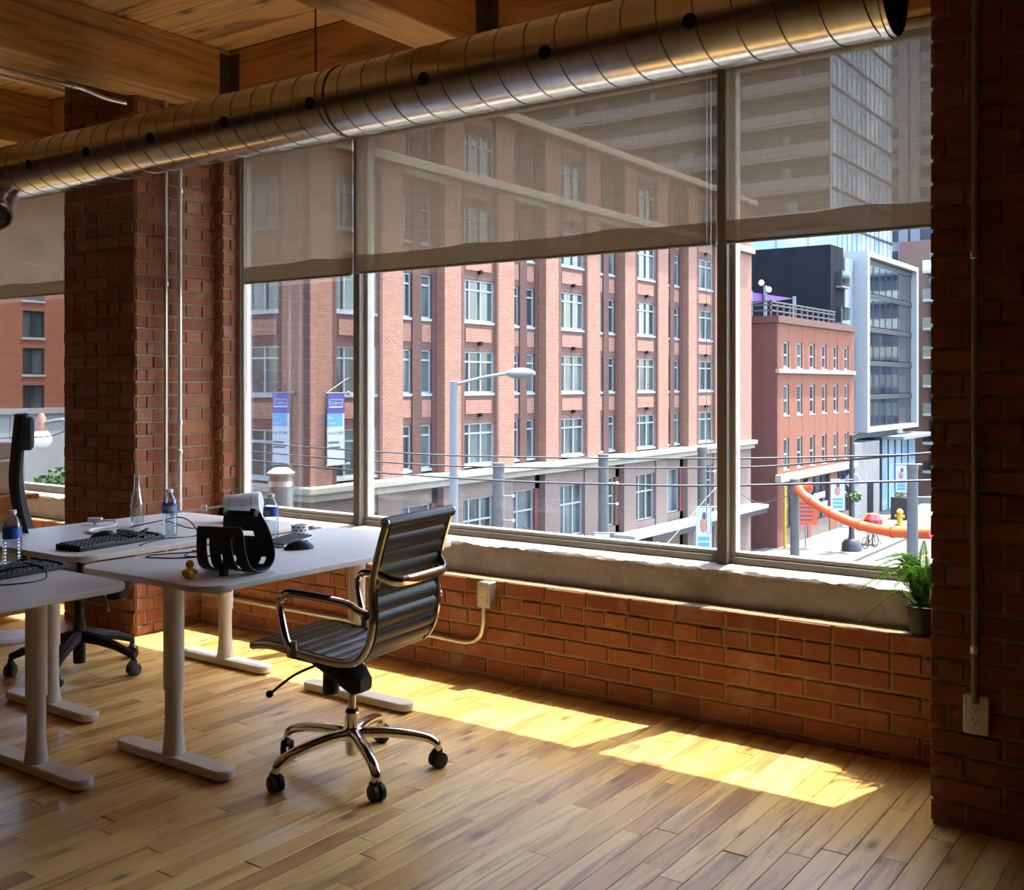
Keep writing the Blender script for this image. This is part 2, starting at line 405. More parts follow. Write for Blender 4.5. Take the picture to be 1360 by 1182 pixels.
floor_planks()

# ---- bricks laid on wall faces
BR = []
for k in range(8):
    r = random.Random(50 + k); e = 0.06
    j = lambda a: r.uniform(-a, a)
    vs = []
    for yy, ins in ((0.0, 0.0), (-0.75, 0.0), (-1.0, 1.0)):
        for sx, sz in ((-1, -1), (1, -1), (1, 1), (-1, 1)):
            vs.append((sx * (0.5 - ins * 0.018 + j(0.012) * ins), yy + j(0.12) * ins, sz * (0.5 - ins * 0.05 + j(0.035) * ins)))
    fs = [(4, 5, 9, 8), (5, 6, 10, 9), (6, 7, 11, 10), (7, 4, 8, 11), (8, 9, 10, 11), (0, 1, 5, 4), (1, 2, 6, 5), (2, 3, 7, 6), (3, 0, 4, 7)]
    m = MB(); m.add(vs, fs); BR.append(m.mesh('brick', False)); BR[-1].materials.append(M['brick_red'])
CH = 0.0725
def lay(parent, org, rz, width, ztop, zbot=0.0, headers=(), seed=1, proud=0.008, skip=None, joint=0.0125, phase=0.0):
    """lay bricks from ztop down on a face: org = left end of the face (seen from outside), rz turns the face"""
    r = random.Random(seed); z = ztop; row = 0
    d = Vector((math.cos(rz), math.sin(rz), 0))
    while z > zbot + 0.02:
        z0 = max(z - CH, zbot); hh = z - z0 - joint
        hd = row % 6 in headers
        L = 0.108 if hd else 0.213
        x = -L * (0.5 if row % 2 else 0.0) - phase * (row % 2)
        while x < width - 0.005:
            a, b = max(x, 0), min(x + L, width)
            if b - a > 0.03 and not (skip and skip((a + b) / 2, (z + z0) / 2)):
                p = Vector(org) + d * ((a + b) / 2)
                inst(r.choice(BR), 'brick', parent, (p.x, p.y, (z + z0) / 2 + r.uniform(-0.0015, 0.0015)), (0, r.uniform(-0.008, 0.008), rz),
                     (b - a - joint, proud + r.uniform(-0.003, 0.003), hh))
            x += L
        z -= CH; row += 1

YW = 3.90            # inner face of the wall under the window
ZL = 0.462           # top of the brick ledge
wall_back = struct('wall_back', box(-4.95, -0.80, YW + 0.008, 4.36, -0.02, ZL - 0.004), 'mortar', 'low red brick wall under the big window')
lay(wall_back, (-4.93, YW + 0.008, 0), 0, 4.10, ZL, 0.0, headers=(1,), seed=4)
PXL, PXR, PY = -5.60, -4.93, 3.47
wall_left = struct('wall_left', box(PXL, PXR - 0.011, PY + 0.008, 4.19, -0.02, ZC), 'mortar', 'tall brick pier between the two windows')
lay(wall_left, (PXL, PY + 0.008, 0), 0, PXR - PXL - 0.004, 2.96, 0.0, headers=(4,), seed=5)
lay(wall_left, (PXR - 0.011, PY + 0.006, 0), PI / 2, 0.535, 2.96, 0.0, headers=(0, 2, 4), seed=6, phase=0.04)
wall_jamb = struct('wall_jamb', box(PXR - 0.05, -4.871, 4.006, 4.19, ZL, 2.70), 'mortar', 'narrow brick return beside the window frame')
lay(wall_jamb, (-4.871, 4.0, 0), PI / 2, 0.112, 2.70, ZL, headers=(1, 3, 5), seed=8)
lay(wall_jamb, (PXR - 0.008, 4.006, 0), 0, 0.066, 2.70, ZL, headers=(1, 3, 5), seed=9)
RXL, RY = -0.845, 3.41
wall_right = struct('wall_right', box(RXL + 0.011, -0.18, RY + 0.008, 4.36, -0.02, ZC), 'mortar', 'dark brick pier at the window end')
lay(wall_right, (RXL, RY + 0.008, 0), 0, 0.665, 3.2, 0.0, headers=(3,), seed=11)
# brick side of the right pier that turns to the window
lay(wall_right, (RXL + 0.011, 4.05, 0), -PI / 2, 0.62, 2.7, 0.0, headers=(0, 3), seed=12, skip=lambda a, z: a < 0.14 and z < ZL)
wall_back2 = struct('wall_back_far', box(XL, PXL + 0.02, YW + 0.008, 4.36, -0.02, ZL - 0.004), 'mortar', 'low brick wall under the far window')
lay(wall_back2, (-7.6, YW + 0.008, 0), 0, 2.0, ZL, 0.1, headers=(1,), seed=14)
# rest of the shell, out of view
struct('wall_back_near', box(-0.20, XR, 3.5, 4.36, -0.02, ZC), 'room_brick')
struct('wall_side_far', box(XL - 0.25, XL, YB, 4.36, 0, ZC), 'room_brick')
struct('wall_side_near', box(XR, XR + 0.25, YB, 4.36, 0, ZC), 'room_brick')
struct('wall_front', box(XL, XR, YB - 0.25, YB, 0, ZC), 'room_brick')

# ---- concrete sill with its chipped edge
def sill(name, x0, x1, label):
    r = random.Random(int(-x0 * 10)); n = int((x1 - x0) / 0.02); mb = MB(); prof = []
    vs = []; k = 9
    a = b = 0.0
    for i in range(n + 1):
        x = x0 + (x1 - x0) * i / n
        a = a * 0.75 + r.uniform(-1, 1) * 0.004; b = b * 0.85 + r.uniform(-1, 1) * 0.0035
        j = lambda s: r.uniform(-s, s)
        P = [(4.010, ZL - 0.01), (4.003 + j(.002), ZL + 0.02), (3.997 + b + j(.002), ZL + 0.06 + j(.003)), (3.999 + b + j(.002), ZL + 0.10),
             (4.001 + b, 0.585 + a + j(.003)), (4.010 + b + a, 0.600 + a + j(.002)), (4.035 + b + a, 0.606 + a * 0.6 + j(.0015)), (4.07, 0.611 + j(.001)), (4.30, 0.613)]
        vs += [(x, y, z) for y, z in P]
    fs = [(i * k + j, (i + 1) * k + j, (i + 1) * k + j + 1, i * k + j + 1) for i in range(n) for j in range(k - 1)]
    fs += [tuple(range(k)), tuple(n * k + j for j in range(k))[::-1]]
    mb.add(vs, fs)
    return struct(name, mb, 'plaster', label)
sill('window_sill', -4.93, -0.83, 'rough grey concrete sill with a chipped white edge')
sill('window_sill', XL, PXL + 0.02, 'rough concrete sill of the far window')

# ---- ceiling: boards on heavy beams
ceil = struct('ceiling', box(XL, XR, YB, 4.3, ZC + 0.03, ZC + 0.15), 'dark_room', 'plank ceiling on timber beams')
BEAMS = (-6.67, -4.885, -3.09, -1.30, 0.49, 2.28)
def ceiling_boards():
    r = random.Random(9); xs = [XL] + list(BEAMS) + [XR]; y = 3.972
    while y > 1.2:
        for a, b in zip(xs[:-1], xs[1:]):
            m = MB().box(0, b - a - 0.003, 0, 0.184, 0, 0.03)
            m.build('ceiling_board', 'ceiling_wood', ceil, (a, y - 0.187, ZC + r.uniform(0, 0.003)), smooth=False, bevel=0.004, seg=1)
        y -= 0.188
    struct('ceiling_rear', box(XL, XR, YB, y, ZC, ZC + 0.03), 'ceiling_wood')
ceiling_boards()
for i, x in enumerate(BEAMS):
    lab = ['', 'thick timber beam running over the brick pier', 'thick timber beam over the middle of the window', '', '', ''][i]
    m = box(-0.125, 0.125, YB, 3.97, 2.905, ZC)
    struct('ceiling_beam', m, 'beam_wood', lab or None, loc=(x, 0, 0), smooth=False, bevel=0.012)
struct('ceiling_beam_header', box(PXR - 0.02, -0.80, 3.97, 4.33, 2.70, ZC), 'beam_wood_cross', 'timber header beam above the big window', smooth=False, bevel=0.008)
struct('ceiling_beam_header', box(XL, PXL + 0.02, 3.97, 4.33, 2.70, ZC), 'beam_wood_cross', 'timber header beam above the far window', smooth=False, bevel=0.008)
def bracket(x, lab):
    t = thing('beam_bracket', lab, 'bracket', (x, 3.97, 2.92), 0, 'steel brackets at the beam ends')
    box(-0.006, 0.0, -0.075, 0.0, 0.03, 0.28).build('plate', 'dark_steel', t, (0.132, 0, 0), smooth=False)
    box(0.0, 0.075, -0.006, 0.0, 0.03, 0.28).build('plate', 'dark_steel', t, (0.126, -0.001, 0), smooth=False)
    for z in (0.07, 0.155, 0.24):
        MB().lathe(((0.011, 0), (0.011, 0.006), (0.006, 0.010)), 6, (0.132, -0.04, z), Matrix.Rotation(PI / 2, 3, 'Y')).build('bolt', 'dark_steel', t)
        MB().lathe(((0.011, 0), (0.011, 0.006), (0.006, 0.010)), 6, (0.17, -0.007, z), Matrix.Rotation(PI / 2, 3, 'X')).build('bolt', 'dark_steel', t)
bracket(BEAMS[1], 'dark steel angle bracket where the pier beam meets the header')
bracket(BEAMS[2], 'dark steel angle bracket where the middle beam meets the header')
t = thing('beam_bracket', 'dark steel strap bracket on the far header beside the pier', 'bracket', (PXL - 0.02, 3.965, 2.72), 0, 'steel brackets at the beam ends')
box(-0.07, 0.0, -0.008, 0.0, 0.05, 0.36).build('plate', 'dark_steel', t, smooth=False)
for z in (0.12, 0.2, 0.29): MB().lathe(((0.012, 0), (0.012, 0.007), (0.006, 0.011)), 6, (-0.035, -0.008, z), Matrix.Rotation(PI / 2, 3, 'X')).build('bolt', 'conduit', t)

# ---- windows
WZ0, WZ1 = 0.612, 2.71
def window(name, xs, label):
    t = bpy.data.objects.new(name, None); C.objects.link(t); tag(t, label, None, None, 'structure')
    y0, y1 = 4.10, 4.17
    fr = MB().box(xs[0], xs[-1], y0, y1, WZ0, WZ0 + 0.028).box(xs[0], xs[-1], y0, y1, WZ1 - 0.04, WZ1)
    fr.box(xs[0], xs[0] + 0.03, y0, y1, WZ0, WZ1).box(xs[-1] - 0.03, xs[-1], y0, y1, WZ0, WZ1)
    fr.build('window_frame', 'frame_paint', t, smooth=False, bevel=0.003)
    for x in xs[1:-1]:
        box(x - 0.022, x + 0.022, y0 - 0.03, y1, WZ0, WZ1).build('mullion', 'frame_paint', t, smooth=False, bevel=0.003)
    for i, (a, b) in enumerate(zip(xs[:-1], xs[1:])):
        a += 0.03 if i == 0 else 0.022; b -= 0.03 if i == len(xs) - 2 else 0.022
        z0, z1 = WZ0 + 0.028, WZ1 - 0.04; q = 0.020
        s = MB().box(a, a + q, y0 + 0.012, y1 - 0.01, z0, z1).box(b - q, b, y0 + 0.012, y1 - 0.01, z0, z1)
        s.box(a + q, b - q, y0 + 0.012, y1 - 0.01, z0, z0 + q).box(a + q, b - q, y0 + 0.012, y1 - 0.01, z1 - q, z1)
        sash = s.build('sash', 'frame_light', t, smooth=False, bevel=0.002)
        box(a + q, b - q, 4.135, 4.141, z0 + q, z1 - q).build('pane', 'glass', sash, smooth=False)
window('window_1', (-4.86, -3.885, -1.825, -0.85), 'big three-light window with a painted metal frame')
window('window_2', (-9.40, -8.45, -6.385, -5.56), 'far three-light window left of the brick pier')

# ---- roller shades
def shade(x0, x1, z0, label, folds=0.0, seed=1, chain=None):
    t = thing('roller_shade', label, 'roller shade', ((x0 + x1) / 2, 4.05, 2.70), 0, 'roller shades over the windows')
    hw = (x1 - x0) / 2; r = random.Random(seed); ph = [r.uniform(0, 6) for _ in range(6)]
    n, m = 40, 24; vs = []
    H = 2.70 - z0
    for j in range(m + 1):
        f = j / m; z = -H * f
        for i in range(n + 1):
            x = -hw + 2 * hw * i / n
            y = folds * f * (0.5 * math.sin(x * 9 + ph[0] + z * 1.2) + 0.35 * math.sin(x * 17 + ph[1] - z * 2) + 0.25 * math.sin(x * 4 + ph[2]))
            vs.append((x, y, z))
    mb = MB(); mb.add(vs, [(j * (n + 1) + i, j * (n + 1) + i + 1, (j + 1) * (n + 1) + i + 1, (j + 1) * (n + 1) + i) for j in range(m) for i in range(n)])
    mb.build('shade_fabric', 'shade_fabric', t)
    # doubled hem pocket, scalloped where it is stitched
    vs = []; hz = 0.085
    for i in range(n + 1):
        x = -hw + 2 * hw * i / n
        y = folds * (0.5 * math.sin(x * 9 + ph[0] - H * 1.2) + 0.35 * math.sin(x * 17 + ph[1] + H * 2) + 0.25 * math.sin(x * 4 + ph[2]))
        top = -H + hz + 0.011 * max(0, math.sin(x * 8 + ph[3])) ** 2
        vs += [(x, y - 0.006, top), (x, y - 0.006, -H)]
    mb = MB(); mb.add(vs, [(2 * i, 2 * i + 1, 2 * i + 3, 2 * i + 2) for i in range(n)])
    mb.build('hem_pocket', 'shade_fabric', t)
    MB().tube([(-hw + 0.004, -0.003, -H - 0.004), (hw - 0.004, -0.003, -H - 0.004)], 0.007, 8).build('hem_bar', 'frame_paint', t)
    MB().tube([(-hw, 0.0, -0.02), (hw, 0.0, -0.02)], 0.02, 12).build('roller', 'frame_light', t)
    if chain:
        cx, zb = chain
        c = MB()
        for dx in (-0.006, 0.012):
            c.tube([(cx + dx, -0.022, -0.02), (cx + dx, -0.022, zb - 2.70)], 0.0013, 5)
        c.tube(arc([(cx - 0.006, -0.022, zb - 2.70), (cx + 0.003, -0.022, zb - 2.715), (cx + 0.012, -0.022, zb - 2.70)], 4), 0.0013, 5)
        c.build('bead_chain', 'conduit', t)
shade(-4.735, -3.893, 1.93, 'narrow brown mesh roller shade beside the brick pier', 0.004, 2, (-0.395, 1.28))
shade(-3.866, -1.838, 1.935, 'wide brown mesh roller shade over the middle pane', 0.003, 3, (0.985, 0.75))
shade(-1.800, -0.87, 1.935, 'brown mesh roller shade at the dark pier end', 0.002, 4)
shade(-6.37, -5.60, 1.962, 'added unseen roller shade behind the brick pier, dimming the room', 0.006, 7)  # added out of view to cut the daylight entering the room
shade(-9.38, -8.46, 1.962, 'added unseen roller shade at the far room end, cutting bounced light', 0.006, 8)  # also added, out of frame, to lower the bounce in the room
shade(-8.44, -6.40, 1.962, 'wrinkled grey roller shade over the far window', 0.016, 5, (0.985, 0.66))

# ---- spiral duct
def duct():
    X0, X1, y, z, R = -9.3, -0.88, 3.17, 2.512, 0.142
    t = thing('air_duct', 'long spiral-seamed round metal air duct hung along the window', 'duct', (X1, y, z))
    L = X1 - X0; RY = Matrix.Rotation(-PI / 2, 3, 'Y')
    MB().lathe(((R, 0), (R, L), (R - 0.003, L), (R - 0.003, 0), (R, 0)), 48, (0, 0, 0), RY, cap=False).build('tube', 'duct_metal', t)
    pts = []; pitch = 0.128; n = int(L / pitch * 32)
    for i in range(n + 1):
        a = 2 * PI * i / 32; pts.append((-i * pitch / 32, math.cos(-a) * R, math.sin(-a) * R))
    MB().tube(pts, 0.0030, 4).build('spiral_seam', 'seam_metal', t)
    for xx, wd in ((-0.012, 0.02), (-2.19, 0.006), (-5.2, 0.006)):
        MB().lathe(((R, 0), (R + 0.005, 0.002), (R + 0.005, wd), (R, wd + 0.002)), 48, (xx, 0, 0), RY, cap=False).build('collar', 'duct_metal' if wd > .01 else 'dark_steel', t)
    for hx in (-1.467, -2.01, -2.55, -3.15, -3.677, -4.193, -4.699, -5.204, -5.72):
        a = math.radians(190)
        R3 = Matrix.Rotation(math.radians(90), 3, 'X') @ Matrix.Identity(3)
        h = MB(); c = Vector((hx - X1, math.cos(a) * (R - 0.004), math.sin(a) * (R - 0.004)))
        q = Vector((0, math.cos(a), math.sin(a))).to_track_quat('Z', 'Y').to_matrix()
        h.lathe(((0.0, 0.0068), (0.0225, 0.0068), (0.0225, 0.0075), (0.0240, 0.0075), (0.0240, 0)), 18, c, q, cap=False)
        h.build('nozzle_dark_disc', 'matte_black', t)  # black disc on the duct wall; the hole's inner shade is its color
    for rx in (-3.26, -1.36, -5.05, -7.2):
        MB().tube([(rx - X1, 0, R - 0.002), (rx - X1, 0, ZC - z)], 0.004, 6).build('hanger_rod', 'dark_steel', t)
    # tee stub at the far end
    d = Vector((0.45, -0.55, -0.75)).normalized(); q = d.to_track_quat('Z', 'Y').to_matrix(); c = Vector((-4.86, 0.0, -0.06))
    MB().lathe(((0.125, 0), (0.125, 0.21), (0.129, 0.21), (0.131, 0.225), (0.122, 0.225), (0.121, 0.0)), 32, c, q, cap=False).build('branch_stub', 'duct_metal', t)
duct()

# ---- conduits and outlets
def pipe(name, pts, r, label, group, clips=(), mat='conduit', base=None):
    t = thing(name, label, 'conduit', pts[0], 0, group); o = Vector(pts[0])
    MB().tube([Vector(p) - o for p in pts], r, 10).build('tube', mat, t)
    for c, ax in clips:
        c = Vector(c) - o
        if ax == 'z': MB().lathe(((r + 0.002, -0.012), (r + 0.004, -0.010), (r + 0.004, 0.010), (r + 0.002, 0.012)), 12, c).build('coupling', 'conduit', t)
        else: MB().lathe(((r + 0.002, -0.012), (r + 0.004, -0.010), (r + 0.004, 0.010), (r + 0.002, 0.012)), 12, c, Matrix.Rotation(PI / 2, 3, ax)).build('coupling', 'conduit', t)
    return t
g = 'electrical conduits fixed to the room'
pipe('conduit_pipe', [(-4.905, 3.645, 0.12), (-4.905, 3.645, 2.9)], 0.0105, 'thin steel conduit up the lit pier face, nearer the corner', g, [((-4.905, 3.645, 1.9), 'z')])
pipe('conduit_pipe', [(-4.903, 3.735, 0.17), (-4.903, 3.735, 2.9)], 0.0135, 'thicker steel conduit up the lit pier face', g, [((-4.903, 3.735, z), 'z') for z in (2.42, 1.14, 0.98)])
pipe('conduit_pipe', [(-4.99, YB + 0.1, 2.885), (-5.0, 3.15, 2.885)] + [tuple(p) for p in arc([(-5.0, 3.2, 2.885), (-4.985, 3.33, 2.86), (-4.965, 3.44, 2.855)], 4)], 0.012, 'bright conduit running under the pier beam', g, [((-4.99, 2.0, 2.885), 'X'), ((-5.0, 3.15, 2.885), 'X')])
pipe('conduit_pipe', [(-6.1, YB + 0.1, 3.18), (-6.1, 3.9, 3.18)], 0.012, 'thin conduit on the ceiling beyond the pier', g, [((-6.1, 2.9, 3.18), 'X')])
pipe('conduit_pipe', [(-0.705, 3.385, 0.40), (-0.703, 3.385, 3.2)], 0.0115, 'conduit down the dark pier to its outlet', g, [((-0.704, 3.385, z), 'z') for z in (1.738, 0.56)], 'frame_paint')
lowp = [(-4.88, 3.876, 0.172), (-3.2, 3.876, 0.163)] + [tuple(p) for p in arc([(-3.12, 3.876, 0.160), (-2.99, 3.876, 0.162), (-2.925, 3.876, 0.20), (-2.905, 3.876, 0.27), (-2.903, 3.876, 0.335)], 5)]
pipe('conduit_pipe', lowp, 0.0115, 'conduit along the low brick wall bending up to an outlet', g, [((-3.6, 3.876, 0.165), 'Y')])
def outlet(loc, label, depth, face, body):
    t = thing('outlet_box', label, 'outlet', loc)
    MB().prism(rrect(-0.0355, 0.0355, -0.058, 0.058, 0.008, 3), 0, depth, Matrix.Rotation(PI / 2, 4, 'X')).build('box', body, t, bevel=0.003)
    p = MB().prism(rrect(-0.018, 0.018, -0.036, 0.036, 0.004, 3), depth, depth + 0.003, Matrix.Rotation(PI / 2, 4, 'X')).build('receptacle', face, t)
    for dz in (-0.021, 0.014):
        for dx in (-0.007, 0.007):
            box(dx - 0.0012, dx + 0.0012, -depth - 0.0036, -depth - 0.003, dz + 0.005, dz + 0.014).build('slot', 'ink', p, smooth=False)
        MB().lathe(((0.0026, 0), (0.0026, 0.0006)), 8, (0, -depth - 0.003, dz - 0.002), Matrix.Rotation(PI / 2, 3, 'X')).build('slot', 'ink', p)
    for dz in (-0.049, 0.049): MB().lathe(((0.003, 0), (0.002, 0.001)), 8, (0, -depth, dz), Matrix.Rotation(PI / 2, 3, 'X')).build('screw', 'conduit', t)
outlet((-2.885, YW, 0.398), 'steel outlet box with cream socket on the low brick wall', 0.055, 'cream_plastic', 'conduit')
outlet((-0.705, RY, 0.363), 'white outlet with two sockets on the dark pier', 0.022, 'white_plastic', 'white_plastic')

# ================================================================ FURNITURE
DZ = 0.69
def desk(x0, x1, y0, y1, label, legs, r=0.09, far_r=None):
    cx, cy = (x0 + x1) / 2, (y0 + y1) / 2
    t = thing('office_desk', label, 'desk', (cx, cy, 0), 0, 'grey desks on white T-legs')
    hx, hy = (x1 - x0) / 2, (y1 - y0) / 2
    MB().prism(rrect(-hx, hx, -hy, hy, r, 8), DZ - 0.022, DZ).build('table_top', 'desk_top', t, bevel=0.003)
    for lx, ly in legs:
        lx -= cx; ly -= cy
        lg = MB().lathe(((0.036, 0.27), (0.036, DZ - 0.03)), 20, (lx, ly, 0)).build('leg', 'desk_metal', t)
        MB().lathe(((0.040, 0.036), (0.040, 0.046), (0.038, 0.062), (0.034, 0.095), (0.031, 0.14), (0.031, 0.275)), 20, (lx, ly, 0)).build('lower_tube', 'desk_metal', lg)
        MB().prism(rrect(lx - 0.305, lx + 0.305, ly - 0.04, ly + 0.04, 0.038, 6), 0.008, 0.040).build('foot', 'desk_metal', lg, bevel=0.006)
        for s in (-0.26, 0.26): MB().lathe(((0.018, 0), (0.018, 0.01)), 10, (lx + s, ly, 0)).build('glide', 'black_plastic', lg)
        box(lx - 0.28, lx + 0.28, ly - 0.03, ly + 0.03, DZ - 0.05, DZ - 0.022).build('bracket', 'desk_metal', t, smooth=False, bevel=0.004)
    (ax, ay), (bx, by) = legs[0], legs[-1]
    box(ax - cx - 0.02, ax - cx + 0.02, min(ay, by) - cy, max(ay, by) - cy, DZ - 0.062, DZ - 0.024).build('crossbar', 'desk_metal', t, smooth=False)
desk(-3.545, -2.795, 2.235, 3.56, 'grey desk nearest the black ribbed chair, laptop stand and duck on it', [(-3.17, 2.39), (-3.17, 3.325)])
desk(-4.615, -3.69, 2.335, 3.52, 'grey desk beside the brick pier, glass bottle and keyboard on it', [(-4.11, 2.49), (-4.09, 3.38)], 0.11)
desk(-3.87, -3.07, 0.80, 2.165, 'grey desk at the room side with a keyboard at its end', [(-3.49, 2.06), (-3.49, 0.98)])

def caster(parent, x, y, ang, r=0.027, wheel='black_plastic', name='caster'):
    c = MB(); q = Matrix.Rotation(ang, 3, 'Z') @ Matrix.Rotation(PI / 2, 3, 'X')
    for s in (-1, 1):
        o = Vector((x, y, r)) + Matrix.Rotation(ang, 3, 'Z') @ Vector((0, s * 0.014, 0))
        c.lathe(((r * 0.72, -0.010), (r, -0.007), (r, 0.007), (r * 0.72, 0.010)), 18, o, q)
    c.tube([(x, y, r * 1.3), (x, y, r * 2.4)], 0.008, 8)
    c.tube([Vector((x, y, r * 2.15)) + Matrix.Rotation(ang, 3, 'Z') @ Vector((a, 0, b)) for a, b in ((-0.028, -0.016), (-0.012, 0.0), (0.012, 0.0))], 0.012, 8)
    return c.build(name, wheel, parent)

def ribbed_chair(loc, rz):
    t = thing('desk_chair', 'black ribbed leather swivel chair with chrome frame and arms', 'chair', loc, rz)
    prof = arc([(0.275, 0, 0.448), (0.20, 0, 0.455), (0.05, 0, 0.440), (-0.09, 0, 0.430), (-0.165, 0, 0.447), (-0.210, 0, 0.500), (-0.228, 0, 0.580),
                (-0.226, 0, 0.680), (-0.245, 0, 0.780), (-0.283, 0, 0.905)], 12)
    # even spacing along the profile
    s = [0.0]
    for a, b in zip(prof[:-1], prof[1:]): s.append(s[-1] + (b - a).length)
    def at(u):
        u = min(max(u, 0), s[-1] - 1e-6)
        for i in range(len(s) - 1):
            if s[i + 1] >= u:
                k = (u - s[i]) / (s[i + 1] - s[i]); p = prof[i].lerp(prof[i + 1], k); d = (prof[i + 1] - prof[i]).normalized(); return p, Vector((d.z, 0, -d.x))
    hw = 0.186
    def sling(name, u0, u1):
        N = int((u1 - u0) / 0.006); vs = []; cols = 7
        for side in (1, -1):
            for i in range(N + 1):
                u = u0 + (u1 - u0) * i / N; p, nrm = at(u)
                rib = 0.004 + 0.007 * abs(math.sin(PI * u / 0.052)) ** 0.6
                for j in range(cols):
                    y = -hw + 2 * hw * j / (cols - 1)
                    q = p + nrm * rib * side; vs.append((q.x, y, q.z))
        M1 = (N + 1) * cols; fs = []
        for i in range(N):
            for j in range(cols - 1):
                a = i * cols + j; fs.append((a, a + 1, a + cols + 1, a + cols)); fs.append((M1 + a, M1 + a + cols, M1 + a + cols + 1, M1 + a + 1))
            for j in (0, cols - 1):
                a = i * cols + j; fs.append((a, a + cols, M1 + a + cols, M1 + a))
        for i in (0, N):
            for j in range(cols - 1): a = i * cols + j; fs.append((a, a + 1, M1 + a + 1, M1 + a))
        m = MB(); m.add(vs, fs); return m.build(name, 'black_leather', t)
    um = 0.44
    sling('seat', 0.01, um); sling('backrest', um + 0.002, s[-1] - 0.01)
    for sy in (-1, 1):
        MB().tube([(p.x, sy * (hw + 0.010), p.z) for p in prof[::2]], 0.013, 10, flat=(1.0, 0.8)).build('side_rail', 'chrome', t)
        MB().tube([(p.x, sy * (hw - 0.004), p.z) for p in prof[::2]], 0.013, 8).build('leather_edge', 'black_leather', t)
        # arm loop
        y = sy * (hw + 0.030)
        a = arc([(-0.222, sy * (hw + 0.012), 0.600), (-0.185, y, 0.618), (-0.13, y, 0.637), (0.06, y, 0.648), (0.120, y, 0.640), (0.140, y, 0.600), (0.112, y, 0.490), (0.095, y - sy * 0.010, 0.452)], 6)
        ar = MB().tube(a, 0.0125, 10).build('armrest', 'chrome', t)
        MB().tube([(p.x, p.y, p.z + 0.010) for p in a[14:26]], 0.012, 8, flat=(0.6, 1.0)).build('arm_pad', 'black_plastic', ar)
        f = MB().lathe(((0.018, -0.02), (0.013, 0.03)), 12, (0.095, y - sy * 0.012, 0.455)); f.build('clamp', 'alu', t)
        MB().tube([(-0.215, sy * hw, 0.60), (-0.222, y + sy * 0.006, 0.605)], 0.014, 10).build('clamp', 'alu', t)
    for u, r in ((0.0, 0.014), (s[-1], 0.020)):
        p, n_ = at(u); MB().tube([(p.x, -hw - 0.012, p.z), (p.x, hw + 0.012, p.z)], r, 14).build('end_roll', 'black_leather', t)
        for sy in (-1, 1): MB().tube([(p.x, sy * (hw + 0.010), p.z), (p.x, sy * (hw + 0.018), p.z)], r * 0.9, 12).build('end_cap', 'chrome', t)
    # bowed chrome stretcher behind the back
    b0, _ = at(s[-1] - 0.17)
    st = arc([(b0.x, -hw - 0.005, b0.z), (b0.x - 0.045, -hw + 0.030, b0.z - 0.030), (b0.x - 0.065, -hw + 0.085, b0.z - 0.034), (b0.x - 0.068, 0, b0.z - 0.034), (b0.x - 0.065, hw - 0.085, b0.z - 0.034), (b0.x - 0.045, hw - 0.030, b0.z - 0.030), (b0.x, hw + 0.005, b0.z)], 6)
    MB().tube(st, 0.014, 10, flat=(1.25, 0.6)).build('back_stretcher', 'chrome', t)
    for uu in (0.155, 0.215):
        p, _ = at(s[-1] - uu)
        for sy in (-1, 1): MB().tube([(p.x - 0.006, sy * hw, p.z), (p.x - 0.016, sy * hw, p.z)], 0.009, 10).build('rivet', 'chrome', t)
    for x in (0.13, -0.03):
        MB().tube([(x, -hw, 0.432), (x * 0.8, -0.10, 0.395), (x * 0.7, 0.10, 0.395), (x, hw, 0.432)], 0.011, 8).build('seat_strut', 'dark_steel', t)
    # tilt mechanism
    m = MB(); secs = ((0.205, 0.395, 0.425, 0.060), (0.10, 0.345, 0.415, 0.065), (0.02, 0.300, 0.390, 0.062), (-0.03, 0.272, 0.362, 0.055), (-0.06, 0.285, 0.335, 0.035))
    vs = []
    for x, z0, z1, h in secs:
        zc, hz = (z0 + z1) / 2, (z1 - z0) / 2
        for k in range(16):
            a = 2 * PI * k / 16; c, sn = math.cos(a), math.sin(a)
            vs.append((x, h * math.copysign(abs(c) ** 0.55, c), zc + hz * math.copysign(abs(sn) ** 0.55, sn)))
    fs = [(i * 16 + j, i * 16 + (j + 1) % 16, (i + 1) * 16 + (j + 1) % 16, (i + 1) * 16 + j) for i in range(4) for j in range(16)] + [tuple(range(16))[::-1], tuple(64 + j for j in range(16))]
    m.add(vs, fs); m.build('tilt_mechanism', 'black_plastic', t)
    MB().lathe(((0.026, 0.262), (0.029, 0.27), (0.029, 0.34)), 16, (0.085, 0.01, 0)).build('tension_knob', 'black_plastic', t)
    lv = MB().tube(arc([(0.12, 0.03, 0.365), (0.15, 0.13, 0.345), (0.175, 0.215, 0.305)], 5), 0.005, 8).build('lever', 'dark_steel', t)
    MB().ball((0.178, 0.225, 0.300), 0.013).build('lever_ball', 'black_plastic', lv)
    # pedestal
    MB().lathe(((0.013, 0.17), (0.013, 0.30)), 16).build('gas_piston', 'alu', t)
    hub = MB().lathe(((0.018, 0.055), (0.022, 0.06), (0.024, 0.105), (0.033, 0.115), (0.033, 0.150), (0.0255, 0.155), (0.0255, 0.205), (0.022, 0.209)), 20).build('hub', 'chrome', t)
    MB().lathe(((0.024, 0.209), (0.020, 0.218), (0.014, 0.219)), 16).build('collar', 'black_plastic', hub)
